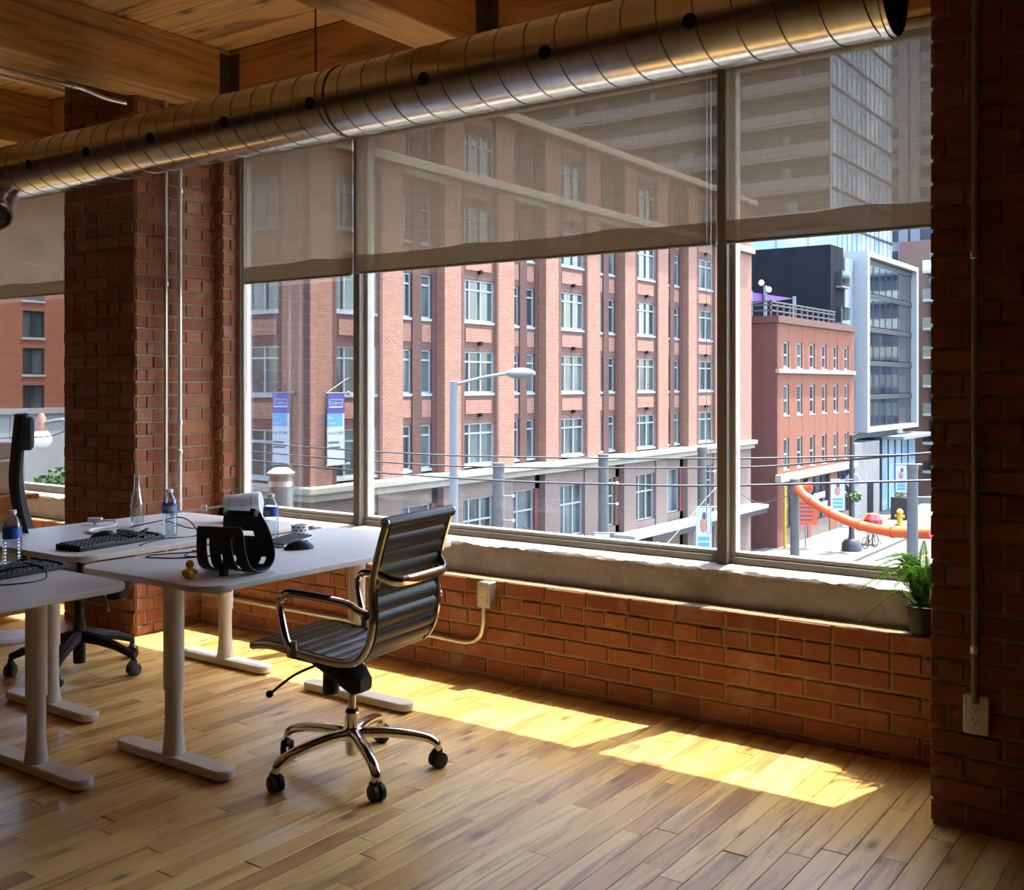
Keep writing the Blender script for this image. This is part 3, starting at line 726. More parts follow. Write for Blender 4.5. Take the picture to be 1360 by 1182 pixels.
    for k in range(5):
        a = math.radians(41 + 72 * k) - rz; d = Vector((math.cos(a), math.sin(a), 0))
        pts = arc([d * 0.015 + Vector((0, 0, 0.130)), d * 0.08 + Vector((0, 0, 0.132)), d * 0.17 + Vector((0, 0, 0.124)), d * 0.255 + Vector((0, 0, 0.107)), d * 0.292 + Vector((0, 0, 0.088)), d * 0.300 + Vector((0, 0, 0.062))], 5)
        n = len(pts); rs = [0.024 - 0.008 * (i / (n - 1)) for i in range(n)]
        lg = MB().tube(pts, rs, 12, flat=(0.85, 1.0)).build('leg', 'chrome', t)
        caster(lg, d.x * 0.300, d.y * 0.300, a + (0.6, 2.2, -0.9, 1.5, 0.3)[k], 0.028)
    return t
ribbed_chair((-2.608, 2.712, 0), math.radians(187))

def task_chair(loc, rz):
    t = thing('office_chair', 'black mesh office chair with tall curved back under the pier desk', 'chair', loc, rz)
    # shell back seen from its edge
    prof = arc([(-0.17, 0, 0.50), (-0.215, 0, 0.60), (-0.262, 0, 0.75), (-0.285, 0, 0.90), (-0.278, 0, 1.04), (-0.262, 0, 1.215)], 6)
    n = len(prof); cols = 11; vs = []
    for side in (0.016, -0.016):
        for i, p in enumerate(prof):
            f = i / (n - 1); hw = 0.19 + 0.05 * math.sin(PI * min(1, f * 1.15)) - 0.02 * f
            for j in range(cols):
                y = -hw + 2 * hw * j / (cols - 1); e = abs(2 * j / (cols - 1) - 1)
                vs.append((p.x + side * (1 - 0.6 * e ** 4) + 0.03 * e ** 2, y, p.z))
    M1 = n * cols; fs = []
    for i in range(n - 1):
        for j in range(cols - 1):
            a = i * cols + j; fs += [(a, a + 1, a + cols + 1, a + cols), (M1 + a, M1 + a + cols, M1 + a + cols + 1, M1 + a + 1)]
        for j in (0, cols - 1): a = i * cols + j; fs.append((a, a + cols, M1 + a + cols, M1 + a))
    for i in (0, n - 1):
        for j in range(cols - 1): a = i * cols + j; fs.append((a, a + 1, M1 + a + 1, M1 + a))
    m = MB(); m.add(vs, fs); m.build('backrest', 'black_mesh', t)
    MB().prism(rrect(-0.13, 0.13, -0.075, 0.075, 0.05, 6), 0, 0.065, Matrix.Translation((-0.262, 0, 1.125)) @ Matrix.Rotation(PI / 2, 4, 'Y') @ Matrix.Rotation(PI / 2, 4, 'Z')).build('headrest', 'black_mesh', t, bevel=0.015, seg=3)
    MB().prism(rrect(-0.22, 0.25, -0.24, 0.24, 0.11, 7), 0.41, 0.475).build('seat', 'black_mesh', t, bevel=0.022, seg=3)
    MB().tube(arc([(-0.08, 0, 0.375), (-0.19, 0, 0.385), (-0.235, 0, 0.46), (-0.25, 0, 0.60)], 5), 0.022, 10).build('back_bar', 'black_plastic', t)
    MB().box(-0.14, 0.12, -0.08, 0.08, 0.345, 0.412).build('tilt_mechanism', 'black_plastic', t, bevel=0.02)
    for sy in (-1, 1):
        ar = MB().tube(arc([(0.0, sy * 0.17, 0.385), (0.0, sy * 0.275, 0.40), (0.005, sy * 0.285, 0.46), (0.0, sy * 0.285, 0.585)], 5), 0.017, 8).build('armrest', 'black_plastic', t)
        MB().prism(rrect(-0.12, 0.13, -0.04, 0.04, 0.035, 5), 0.583, 0.612, Matrix.Translation((0, sy * 0.285, 0))).build('arm_pad', 'black_plastic', ar, bevel=0.008)
    MB().lathe(((0.045, 0.34), (0.045, 0.30), (0.03, 0.29)), 14, (0.16, -0.20, 0.07)).build('tension_knob', 'black_plastic', t)
    MB().tube([(0.10, -0.10, 0.38), (0.11, -0.26, 0.36), (0.12, -0.29, 0.33)], 0.007, 8).build('lever', 'alu', t)
    MB().lathe(((0.028, 0.04), (0.028, 0.24), (0.020, 0.245), (0.020, 0.36)), 16).build('gas_column', 'black_plastic', t)
    for k in range(5):
        a = math.radians(20 + 72 * k) - rz; d = Vector((math.cos(a), math.sin(a), 0))
        pts = [d * 0.0 + Vector((0, 0, 0.165)), d * 0.10 + Vector((0, 0, 0.155)), d * 0.20 + Vector((0, 0, 0.130)), d * 0.292 + Vector((0, 0, 0.093)), d * 0.296 + Vector((0, 0, 0.066))]
        lg = MB().tube(pts, [0.034, 0.030, 0.024, 0.019, 0.014], 8, flat=(0.9, 0.8)).build('leg', 'black_plastic', t)
        caster(lg, d.x * 0.295, d.y * 0.295, a + 1.2, 0.029, 'grey_caster')
simple('grey_caster', (0.06, 0.06, 0.065), 0.4)
task_chair((-4.565, 2.91, 0), math.radians(58))

# ---------------------------------------------------------------- things on the desks
def water_bottle(loc, label, rz=0, h=0.205):
    t = thing('water_bottle', label, 'bottle', loc, rz, 'plastic water bottles')
    k = h / 0.205
    P = [(0.020, 0.0), (0.030, 0.002), (0.032, 0.008)]
    z = 0.012
    while z < 0.100: P += [(0.0325, z), (0.0305, z + 0.006), (0.0325, z + 0.011)]; z += 0.0125
    P += [(0.0325, 0.145), (0.031, 0.155), (0.026, 0.168), (0.017, 0.182), (0.0135, 0.187), (0.0135, 0.193)]
    MB().lathe([(r, zz * k) for r, zz in P], 24, cap=False).build('body', 'bottle_plastic', t)
    MB().lathe([(0.0329, 0.103 * k), (0.0329, 0.142 * k)], 24, cap=False).build('wrapper', 'blue_label', t)
    lb = MB()
    for a0, a1, z0, z1 in ((2.6, 4.4, 0.112, 0.134),):
        n = 8; vs = []
        for i in range(n + 1):
            a = a0 + (a1 - a0) * i / n
            vs += [(0.0332 * math.cos(a), 0.0332 * math.sin(a), z0 * k), (0.0332 * math.cos(a), 0.0332 * math.sin(a), z1 * k)]
        lb.add(vs, [(2 * i, 2 * i + 2, 2 * i + 3, 2 * i + 1) for i in range(n)])
    lb.build('print_patch', 'banner_white', t)
    MB().lathe([(0.0155, 0.191 * k), (0.0155, 0.203 * k), (0.014, 0.205 * k), (0.0, 0.205 * k)], 20, cap=False).build('cap', 'white_plastic', t)
water_bottle((-3.895, 2.915, DZ), 'plastic water bottle with blue wrapper beside the keyboard on the pier desk', 2.0)
water_bottle((-3.715, 2.10, DZ), 'plastic water bottle with blue wrapper at the edge of the room-side desk', 4.4)
water_bottle((-3.49, 3.13, DZ), 'plastic water bottle half hidden behind the laptop stand', 1.0, 0.19)
t = thing('glass_bottle', 'empty clear glass bottle with long neck on the pier desk', 'bottle', (-4.31, 3.045, DZ))
MB().lathe([(0.018, 0.0), (0.029, 0.003), (0.0305, 0.012), (0.0305, 0.085), (0.028, 0.11), (0.020, 0.150), (0.0145, 0.185), (0.0125, 0.215), (0.0125, 0.228), (0.0145, 0.230), (0.0145, 0.242), (0.0115, 0.242), (0.0105, 0.19), (0.017, 0.145), (0.026, 0.10), (0.0275, 0.02), (0.0, 0.012)], 28, cap=False).build('body', 'bottle_glass', t)
m = MB(); n = 8; vs = []
for i in range(n + 1):
    a = 4.2 + 1.6 * i / n; vs += [(0.0309 * math.cos(a), 0.0309 * math.sin(a), 0.062), (0.0309 * math.cos(a), 0.0309 * math.sin(a), 0.086)]
m.add(vs, [(2 * i, 2 * i + 2, 2 * i + 3, 2 * i + 1) for i in range(n)]); m.build('label_patch', 'grey_plastic', t)

def keyboard(loc, rz, label, L=0.445, W=0.145, body='black_plastic', keys='black_plastic', h=0.014):
    t = thing('keyboard', label, 'keyboard', loc, rz, 'keyboards on the desks')
    m = MB().prism(rrect(-L / 2, L / 2, -W / 2, W / 2, 0.008, 3), 0.0, h)
    m.v = [(x, y, z * (1 + 0.7 * (y + W / 2) / W)) for x, y, z in m.v]
    m.build('body', body, t, bevel=0.003)
    k = MB(); nx = 21 if L > 0.35 else 15; px = (L - 0.02) / nx; py = (W - 0.022) / 6
    for j in range(6):
        i = 0
        while i < nx:
            wdt = 1
            if j == 0 and 3 <= i <= 8: wdt = 6 if i == 3 else 1
            if i in (15, 19) and L > 0.35 and not (j == 5 and i == 15): i += 1; continue
            x0 = -L / 2 + 0.010 + i * px; y0 = -W / 2 + 0.009 + j * py
            zb = h * (1 + 0.7 * (y0 + W / 2) / W)
            e = 0.0022; x1, y1 = x0 + px * wdt - 0.002, y0 + py - 0.002
            k.add([(x0, y0, zb), (x1, y0, zb), (x1, y1, zb), (x0, y1, zb), (x0 + e, y0 + e, zb + 0.007), (x1 - e, y0 + e, zb + 0.007), (x1 - e, y1 - e, zb + 0.0075), (x0 + e, y1 - e, zb + 0.0075)],
                  [(0, 1, 5, 4), (1, 2, 6, 5), (2, 3, 7, 6), (3, 0, 4, 7), (4, 5, 6, 7)])
            i += wdt
    o = k.build('keys', keys, t, smooth=False); o['kind'] = 'stuff'
keyboard((-3.905, 2.64, DZ), math.radians(97), 'long black keyboard on the pier desk under a tangle of cable')
keyboard((-3.56, 1.98, DZ), math.radians(96), 'black keyboard on the room-side desk beside the water bottle')
keyboard((-3.345, 3.09, DZ), math.radians(112), 'silver keyboard with dark keys behind the laptop stand', 0.30, 0.12, 'silver_plastic', 'black_plastic', 0.008)
def mouse(loc, rz, label):
    t = thing('computer_mouse', label, 'mouse', loc, rz, 'computer mice on the desks')
    m = MB(); vs = []; N, K = 12, 9
    for i in range(N + 1):
        f = i / N; x = -0.058 + 0.116 * f; hw = 0.032 * (math.sin(PI * min(max(f, 0.02), 0.98)) ** 0.35); hz = 0.037 * math.sin(PI * min(max(f * 0.92 + 0.02, 0), 1)) ** 0.6
        for j in range(K): a = PI * j / (K - 1); vs.append((x, hw * math.cos(a), max(0.0, hz * math.sin(a) ** 0.8)))
    m.add(vs, [(i * K + j, i * K + j + 1, (i + 1) * K + j + 1, (i + 1) * K + j) for i in range(N) for j in range(K - 1)] + [(i * K, (i + 1) * K, (i + 1) * K + K - 1, i * K + K - 1) for i in range(N)])
    m.build('shell', 'black_plastic', t)
    MB().lathe(((0.008, -0.003), (0.008, 0.003)), 12, (0.03, 0, 0.028), Matrix.Rotation(PI / 2, 3, 'X')).build('scroll_wheel', 'grey_plastic', t)
mouse((-3.165, 2.985, DZ), math.radians(60), 'black mouse beside the silver keyboard')
mouse((-4.055, 2.70, DZ + 0.0), math.radians(60), 'black mouse behind the long black keyboard')

def cable(pts, r, label, mat='black_plastic', cat='cable'):
    o = Vector(pts[0]); m = MB().tube([p - o for p in arc(pts, 8)], r, 6)
    return tag(m.build('cable', mat, None, o), label, cat, 'loose cables')
z = DZ + 0.003
cable([(-4.00, 2.80, z), (-3.98, 2.86, z + .03), (-3.90, 2.80, z + .035), (-3.86, 2.72, z + .02), (-3.95, 2.70, z + .03), (-4.06, 2.83, z + .03), (-4.02, 2.95, z + .05), (-3.92, 2.985, z + .07), (-3.84, 2.99, z + .05), (-3.80, 2.98, z), (-3.83, 2.86, z), (-3.80, 2.74, z), (-3.75, 2.66, z)], 0.0028, 'thin black cable tangled over the long keyboard')
cable([(-3.93, 2.90, z + .045), (-4.05, 3.02, z + .04), (-4.02, 3.12, z), (-3.90, 3.20, z), (-3.75, 3.30, z)], 0.0028, 'thin black cable running past the water bottle')
cable([(-3.30, 2.67, z), (-3.36, 2.56, z), (-3.47, 2.50, z), (-3.50, 2.55, z), (-3.40, 2.66, z + .006), (-3.46, 2.70, z), (-3.38, 2.60, z), (-3.30, 2.64, z)], 0.0026, 'thin black cable coil left of the laptop stand')
cable([(-3.60, 1.86, z), (-3.45, 2.02, z + .035), (-3.38, 2.03, z), (-3.36, 1.92, z), (-3.45, 1.80, z), (-3.6, 1.72, z)], 0.0026, 'thin black cable looping over the room-side desk')
cable([(-3.52, 2.20, z + 0.002), (-3.62, 2.10, z + .035), (-3.55, 1.98, z + .03), (-3.45, 1.88, z + .02), (-3.40, 1.80, z)], 0.0026, 'thin black cable lying across the room-side keyboard')
t = thing('webcam', 'small white webcam on a curled white cable', 'webcam', (-4.50, 2.95, DZ), 0.6)
MB().prism(rrect(-0.035, 0.035, -0.012, 0.012, 0.010, 4), 0.012, 0.034).build('body', 'white_plastic', t, bevel=0.004)
MB().lathe(((0.006, 0), (0.012, 0.012)), 10, (0, 0, 0)).build('stand', 'white_plastic', t)
MB().tube(arc([(0.03, 0.0, 0.02), (0.10, -0.02, 0.022), (0.13, -0.10, 0.01), (0.07, -0.20, 0.006), (0.10, -0.30, 0.006), (0.16, -0.33, 0.006)], 6), 0.006, 8).build('cord', 'white_plastic', t)
t = thing('card_reader', 'small grey box device on the long black keyboard end', 'device', (-4.02, 2.80, DZ + 0.0), 0.2)
MB().prism(rrect(-0.05, 0.05, -0.03, 0.03, 0.012, 4), 0.0, 0.035).build('body', 'grey_plastic', t, bevel=0.006)
box(0.020, 0.040, -0.0312, -0.0300, 0.008, 0.030).build('socket', 'black_clad', t, smooth=False)

def laptop_stand(loc, rz):
    t = thing('laptop_stand', 'black bent-sheet laptop stand with slots and a handle hole', 'laptop stand', loc, rz)
    prof = arc([(-0.125, 0, 0.205), (-0.118, 0, 0.175), (-0.112, 0, 0.10), (-0.090, 0, 0.04), (-0.045, 0, 0.010), (0.0, 0, 0.004), (0.045, 0, 0.010), (0.085, 0, 0.045), (0.082, 0, 0.11), (0.052, 0, 0.185), (0.028, 0, 0.250)], 6)
    n = len(prof); cols = 49; vs = []; th = 0.004
    def width(f): return 0.098 * (0.84 + 0.22 * math.sin(PI * f)) * (1 - max(0, f - 0.9) * 1.5)
    def hole(i, j):
        f = i / (n - 1); y = 2 * (j + 0.5) / (cols - 1) - 1
        if 0.12 < f < 0.36 and (abs(y - 0.52) < 0.045 or abs(y + 0.52) < 0.045): return True
        if 0.20 < f < 0.28 and abs(y) < 0.03: return True
        if 0.36 < f < 0.60 and (y * y / 0.30 + (f - 0.48) ** 2 / 0.0144) < 1: return True
        if 0.62 < f < 0.70 and abs(abs(y) - 0.55) < 0.10: return True
        if 0.83 < f < 0.865 and abs(y) < 0.28: return True
        return False
    for i, p in enumerate(prof):
        d = (prof[min(i + 1, n - 1)] - prof[max(i - 1, 0)]).normalized(); w_ = width(i / (n - 1))
        for j in range(cols): vs.append((p.x, w_ * (2 * j / (cols - 1) - 1), p.z + 0.003))
    fs = [(i * cols + j, i * cols + j + 1, (i + 1) * cols + j + 1, (i + 1) * cols + j) for i in range(n - 1) for j in range(cols - 1) if not hole(i, j)]
    m = MB(); m.add(vs, fs); o = m.build('bent_sheet', 'black_plastic', t)
    sd = o.modifiers.new('s', 'SOLIDIFY'); sd.thickness = 0.005; sd.offset = 0
    for sy in (-1, 1):
        MB().prism(rrect(-0.016, 0.016, -0.010, 0.010, 0.005, 3), 0.0, 0.030, Matrix.Translation((0.018, sy * 0.062, 0.245)) @ Matrix.Rotation(math.radians(-70), 4, 'Y')).build('hook', 'black_plastic', t, bevel=0.002)
    MB().box(-0.110, -0.080, -0.012, 0.012, 0.0, 0.055).build('foot', 'black_plastic', t, bevel=0.004)
    t.scale = (1, 1, 0.83)
laptop_stand((-2.97, 2.51, DZ), math.radians(110))

t = thing('rubber_duck', 'small yellow rubber duck near the desk corner', 'toy duck', (-2.985, 2.315, DZ), 2.4)
MB().ball((0, 0, 0.018), (0.030, 0.023, 0.019)).ball((-0.026, 0, 0.026), (0.012, 0.011, 0.010)).build('body', 'duck_yellow', t)
MB().ball((0.010, 0, 0.047), (0.0155, 0.0145, 0.0155)).build('head', 'duck_yellow', t)
MB().ball((0.026, 0, 0.044), (0.008, 0.007, 0.0035)).build('beak', 'orange', t)
for s in (-1, 1):
    MB().ball((-0.004, s * 0.021, 0.022), (0.016, 0.005, 0.009)).build('wing', 'duck_yellow', t)
    MB().ball((0.020, s * 0.009, 0.052), 0.002, 8, 6).build('eye', 'black_plastic', t)
t = thing('tape_roll', 'white roll of printed packing tape on the desk', 'tape', (-3.46, 3.27, DZ))
MB().lathe(((0.030, 0), (0.0375, 0), (0.0375, 0.046), (0.030, 0.046), (0.030, 0)), 30, cap=False).build('roll', 'white_plastic', t)
for a in (3.3, 3.9, 4.6, 5.2, 5.8, 0.2, 1.4, 2.4):
    for zz in (0.009, 0.023, 0.037):
        aa = a + (0.3 if zz == 0.023 else 0); n = 5; vs = []
        for i in range(n + 1):
            b = aa + 0.32 * i / n; vs += [(0.0378 * math.cos(b), 0.0378 * math.sin(b), zz - 0.003), (0.0378 * math.cos(b), 0.0378 * math.sin(b), zz + 0.003)]
        m = MB(); m.add(vs, [(2 * i, 2 * i + 2, 2 * i + 3, 2 * i + 1) for i in range(n)]); m.build('printed_mark', 'ink', t)
# silver cylinder on its arm at the back of the pier desk
t = thing('monitor_arm', 'silver round desk device with a thin white arm at the pier desk back', 'desk device', (-4.02, 3.43, DZ), math.radians(36))
q = Matrix.Rotation(math.radians(83), 3, 'Y')
MB().lathe(((0.035, -0.090), (0.055, -0.088), (0.058, -0.080), (0.058, 0.080), (0.055, 0.088), (0.035, 0.090)), 28, (0.0, 0, 0.078), q).build('barrel', 'silver_plastic', t)
MB().lathe(((0.0588, -0.055), (0.0588, -0.050)), 28, (0.0, 0, 0.078), q, cap=False).build('joint_ring', 'grey_plastic', t)
MB().lathe(((0.0588, 0.050), (0.0588, 0.055)), 28, (0.0, 0, 0.078), q, cap=False).build('joint_ring', 'grey_plastic', t)
MB().lathe(((0.010, 0), (0.010, 0.003)), 16, (0.012, -0.057, 0.082), Matrix.Rotation(PI / 2, 3, 'X')).build('round_button', 'grey_plastic', t)
MB().lathe(((0.055, 0), (0.055, 0.010), (0.03, 0.025), (0.03, 0.05)), 24).build('base', 'silver_plastic', t)
MB().tube([(-0.08, 0, 0.078), (-0.32, 0.005, 0.045)], 0.005, 8).build('arm', 'white_plastic', t)
for x, zz in ((-0.335, 0.042), (-0.19, 0.066)): box(x - 0.016, x + 0.016, -0.008, 0.008, zz - 0.014, zz + 0.014).build('arm_clip', 'white_plastic', t, bevel=0.003)

# ---------------------------------------------------------------- by the far window
t = thing('side_cabinet', 'pale wooden cabinet with dark top by the far window', 'cabinet', (-6.35, 3.10, 0))
box(-0.75, 0.55, -0.26, 0.26, 0.04, 0.70).build('body', 'cabinet_wood', t, smooth=False, bevel=0.004)
box(-0.78, 0.62, -0.29, 0.30, 0.70, 0.728).build('cabinet_top', 'beam_wood_cross', t, smooth=False, bevel=0.003)
for x0 in (-0.74, -0.095): 
    d = box(x0, x0 + 0.63, -0.276, -0.26, 0.06, 0.68).build('door', 'cabinet_wood', t, smooth=False, bevel=0.003)
    MB().tube([(x0 + 0.58, -0.285, 0.34), (x0 + 0.58, -0.285, 0.46)], 0.006, 8).build('handle', 'alu', d)
t = thing('printer', 'white office printer on the pale cabinet', 'printer', (-6.02, 3.14, 0.728))
box(-0.30, 0.22, -0.22, 0.22, 0.0, 0.20).build('body', 'white_plastic', t, bevel=0.015)
box(-0.27, 0.19, -0.20, 0.20, 0.20, 0.30).build('scanner', 'white_plastic', t, bevel=0.012)
box(-0.20, 0.12, -0.226, -0.20, 0.15, 0.19).build('paper_slot', 'black_plastic', t, smooth=False)
box(-0.02, 0.18, -0.215, -0.198, 0.22, 0.28).build('control_panel', 'grey_plastic', t, smooth=False)
t = thing('floor_fan_base', 'round white base standing on the floor under the far desk', 'stand', (-5.42, 3.05, 0))
MB().lathe(((0.13, 0), (0.135, 0.012), (0.12, 0.028), (0.03, 0.036), (0.0, 0.038)), 28, cap=False).build('base', 'white_plastic', t)

# ---------------------------------------------------------------- fern on the ledge
def fern(loc):
    t = thing('potted_fern', 'green fern in a pot darkened for shade on the brick ledge by the pier', 'plant', loc)
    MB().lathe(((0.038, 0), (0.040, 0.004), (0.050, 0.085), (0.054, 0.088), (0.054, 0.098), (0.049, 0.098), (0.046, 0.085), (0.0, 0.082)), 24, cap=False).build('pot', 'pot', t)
    MB().lathe(((0.047, 0.080), (0.02, 0.086), (0.0, 0.087)), 18, cap=False).build('soil', 'soil', t)
    r = random.Random(5)
    fr = [(-0.25, 0.02, 0.03, .22), (-0.22, -0.03, -0.07, .15), (-0.19, 0.04, 0.12, .2), (-0.15, 0.03, 0.13, .16), (-0.06, 0.04, 0.17, .1), (0.0, 0.03, 0.24, .05), (0.02, 0.05, 0.15, .1),
          (0.03, -0.04, 0.12, .12), (0.05, -0.13, 0.12, .18), (-0.05, -0.16, 0.10, .2), (-0.13, -0.12, 0.09, .2), (-0.20, -0.07, 0.06, .2), (-0.09, -0.06, 0.12, .12), (-0.12, 0.05, 0.17, .18), (0.03, 0.05, 0.16, .1), (-0.16, -0.02, 0.16, .2)]
    for dx, dy, dz, lift in fr:
        a = Vector((dx * 0.03, dy * 0.03, 0.085)); e = Vector((dx, dy, 0.085 + dz)); mid = (a + e) / 2 + Vector((0, 0, lift * 0.55)) - Vector((dx, dy, 0)) * 0.10
        pts = arc([a, a.lerp(mid, 0.55) + Vector((0, 0, lift * 0.08)), mid, e], 8); n = len(pts)
        m = MB().tube(pts, 0.0012, 4)
        for i in range(3, n):
            f = i / (n - 1); ln = 0.034 * math.sin(PI * (0.12 + 0.86 * f)) ** 0.8 + 0.003
            d = (pts[min(i + 1, n - 1)] - pts[i - 1]).normalized(); sd = d.cross(Vector((0, 0, 1)))
            sd = sd.normalized() if sd.length > 0.2 else Vector((1, 0, 0)); up = sd.cross(d)
            for s in (-1, 1):
                for sub in (0.0, 0.5):
                    p = pts[i] - (pts[i] - pts[i - 1]) * sub
                    tip = p + (sd * s + d * 0.35 + up * r.uniform(-0.1, 0.25)).normalized() * ln
                    w_ = d * 0.0035; mdl = p.lerp(tip, 0.45) + up * 0.002
                    m.add([p, mdl + w_, tip, mdl - w_], [(0, 1, 2), (0, 2, 3)])
        me = bpy.data.meshes.new('frond'); me.from_pydata(m.v, [], m.f); inst(me, 'frond', t, mat='fern_leaf')
fern((-1.0, 3.945, ZL))

# ================================================================ OUTSIDE
ZS = -9.15
struct('street', box(-120, 90, 4.6, 260, ZS - 0.3, ZS), 'asphalt', 'asphalt street below the window')
struct('pavement', box(-26, -19.8, 9, 200, ZS, ZS + 0.14), 'pavement', 'wide concrete pavement in front of the buildings across')
struct('pavement_near', box(-120, 90, 4.4, 8.0, ZS, ZS + 0.14), 'pavement')
struct('pavement_lane', box(-60, -26, 9, 24.2, ZS, ZS + 0.14), 'pavement')
for x in (-17.1, -16.85): struct('road_line', box(x, x + 0.12, 12, 150, ZS, ZS + 0.012), 'road_yellow')
# outer skin of our own building so no light leaks under the floor
struct('wall_outer', box(XL - 0.25, XR + 0.25, 4.30, 4.42, ZS, ZL - 0.02), 'room_brick')

def frame_mesh(w_, h, cols, tr, fw=0.07, dp=0.10):
    """window frame in the y-z plane (x outwards), origin bottom centre; tr = transom height or None; cols = column edges 0..1"""
    m = MB(); y0, y1 = -w_ / 2, w_ / 2
    m.box(-dp, 0, y0, y1, 0, fw).box(-dp, 0, y0, y1, h - fw, h).box(-dp, 0, y0, y0 + fw, fw, h - fw).box(-dp, 0, y1 - fw, y1, fw, h - fw)
    for c in cols[1:-1]: m.box(-dp, 0.01, y0 + c * w_ - fw / 2, y0 + c * w_ + fw / 2, fw, h - fw)
    if tr: m.box(-dp, 0, y0 + fw, y1 - fw, tr - fw / 2, tr + fw / 2)
    panes = []
    for a, b in zip(cols[:-1], cols[1:]):
        ya, yb = y0 + a * w_ + (fw if a == 0 else fw / 2), y0 + b * w_ - (fw if b == 1 else fw / 2)
        for za, zb in (((fw, tr - fw / 2), (tr + fw / 2, h - fw)) if tr else ((fw, h - fw),)): panes.append((ya, yb, za, zb))
    return m.mesh('window', False), panes
PANE = MB().box(-0.5, 0.5, -0.5, 0.5, -0.5, 0.5).mesh('pane', False); PANE.materials.append(M['far_glass'])
PANED = PANE.copy(); PANED.materials.clear(); PANED.materials.append(M['dark_glass'])
SILL = MB().box(-0.06, 0.10, -0.5, 0.5, -0.10, 0.0).mesh('sill', False); SILL.materials.append(M['white_frame'])
FM = {}
def put_window(parent, kind, loc, rz=0.0, sill_=True, mat='white_frame', pane=None):
    if kind not in FM: FM[kind] = frame_mesh(*kind)
    me, panes = FM[kind]
    o = inst(me, 'window', parent, loc, (0, 0, rz), mat=mat)
    for ya, yb, za, zb in panes:
        inst(pane or PANE, 'pane', o, (-0.07, (ya + yb) / 2, (za + zb) / 2), scale=(0.02, yb - ya, zb - za))
    if sill_: inst(SILL, 'sill', o, (0, 0, 0), scale=(1, kind[0] + 0.1, 1))
    return o
WIDE = (2.13, 1.66, (0, 0.25, 0.60, 1), 1.24)
NARR = (0.66, 1.66, (0, 1), 1.26)
GW = (2.13, 2.35, (0, 0.28, 0.63, 1), 1.45)
GN = (1.85, 2.35, (0, 0.35, 1), 1.45)

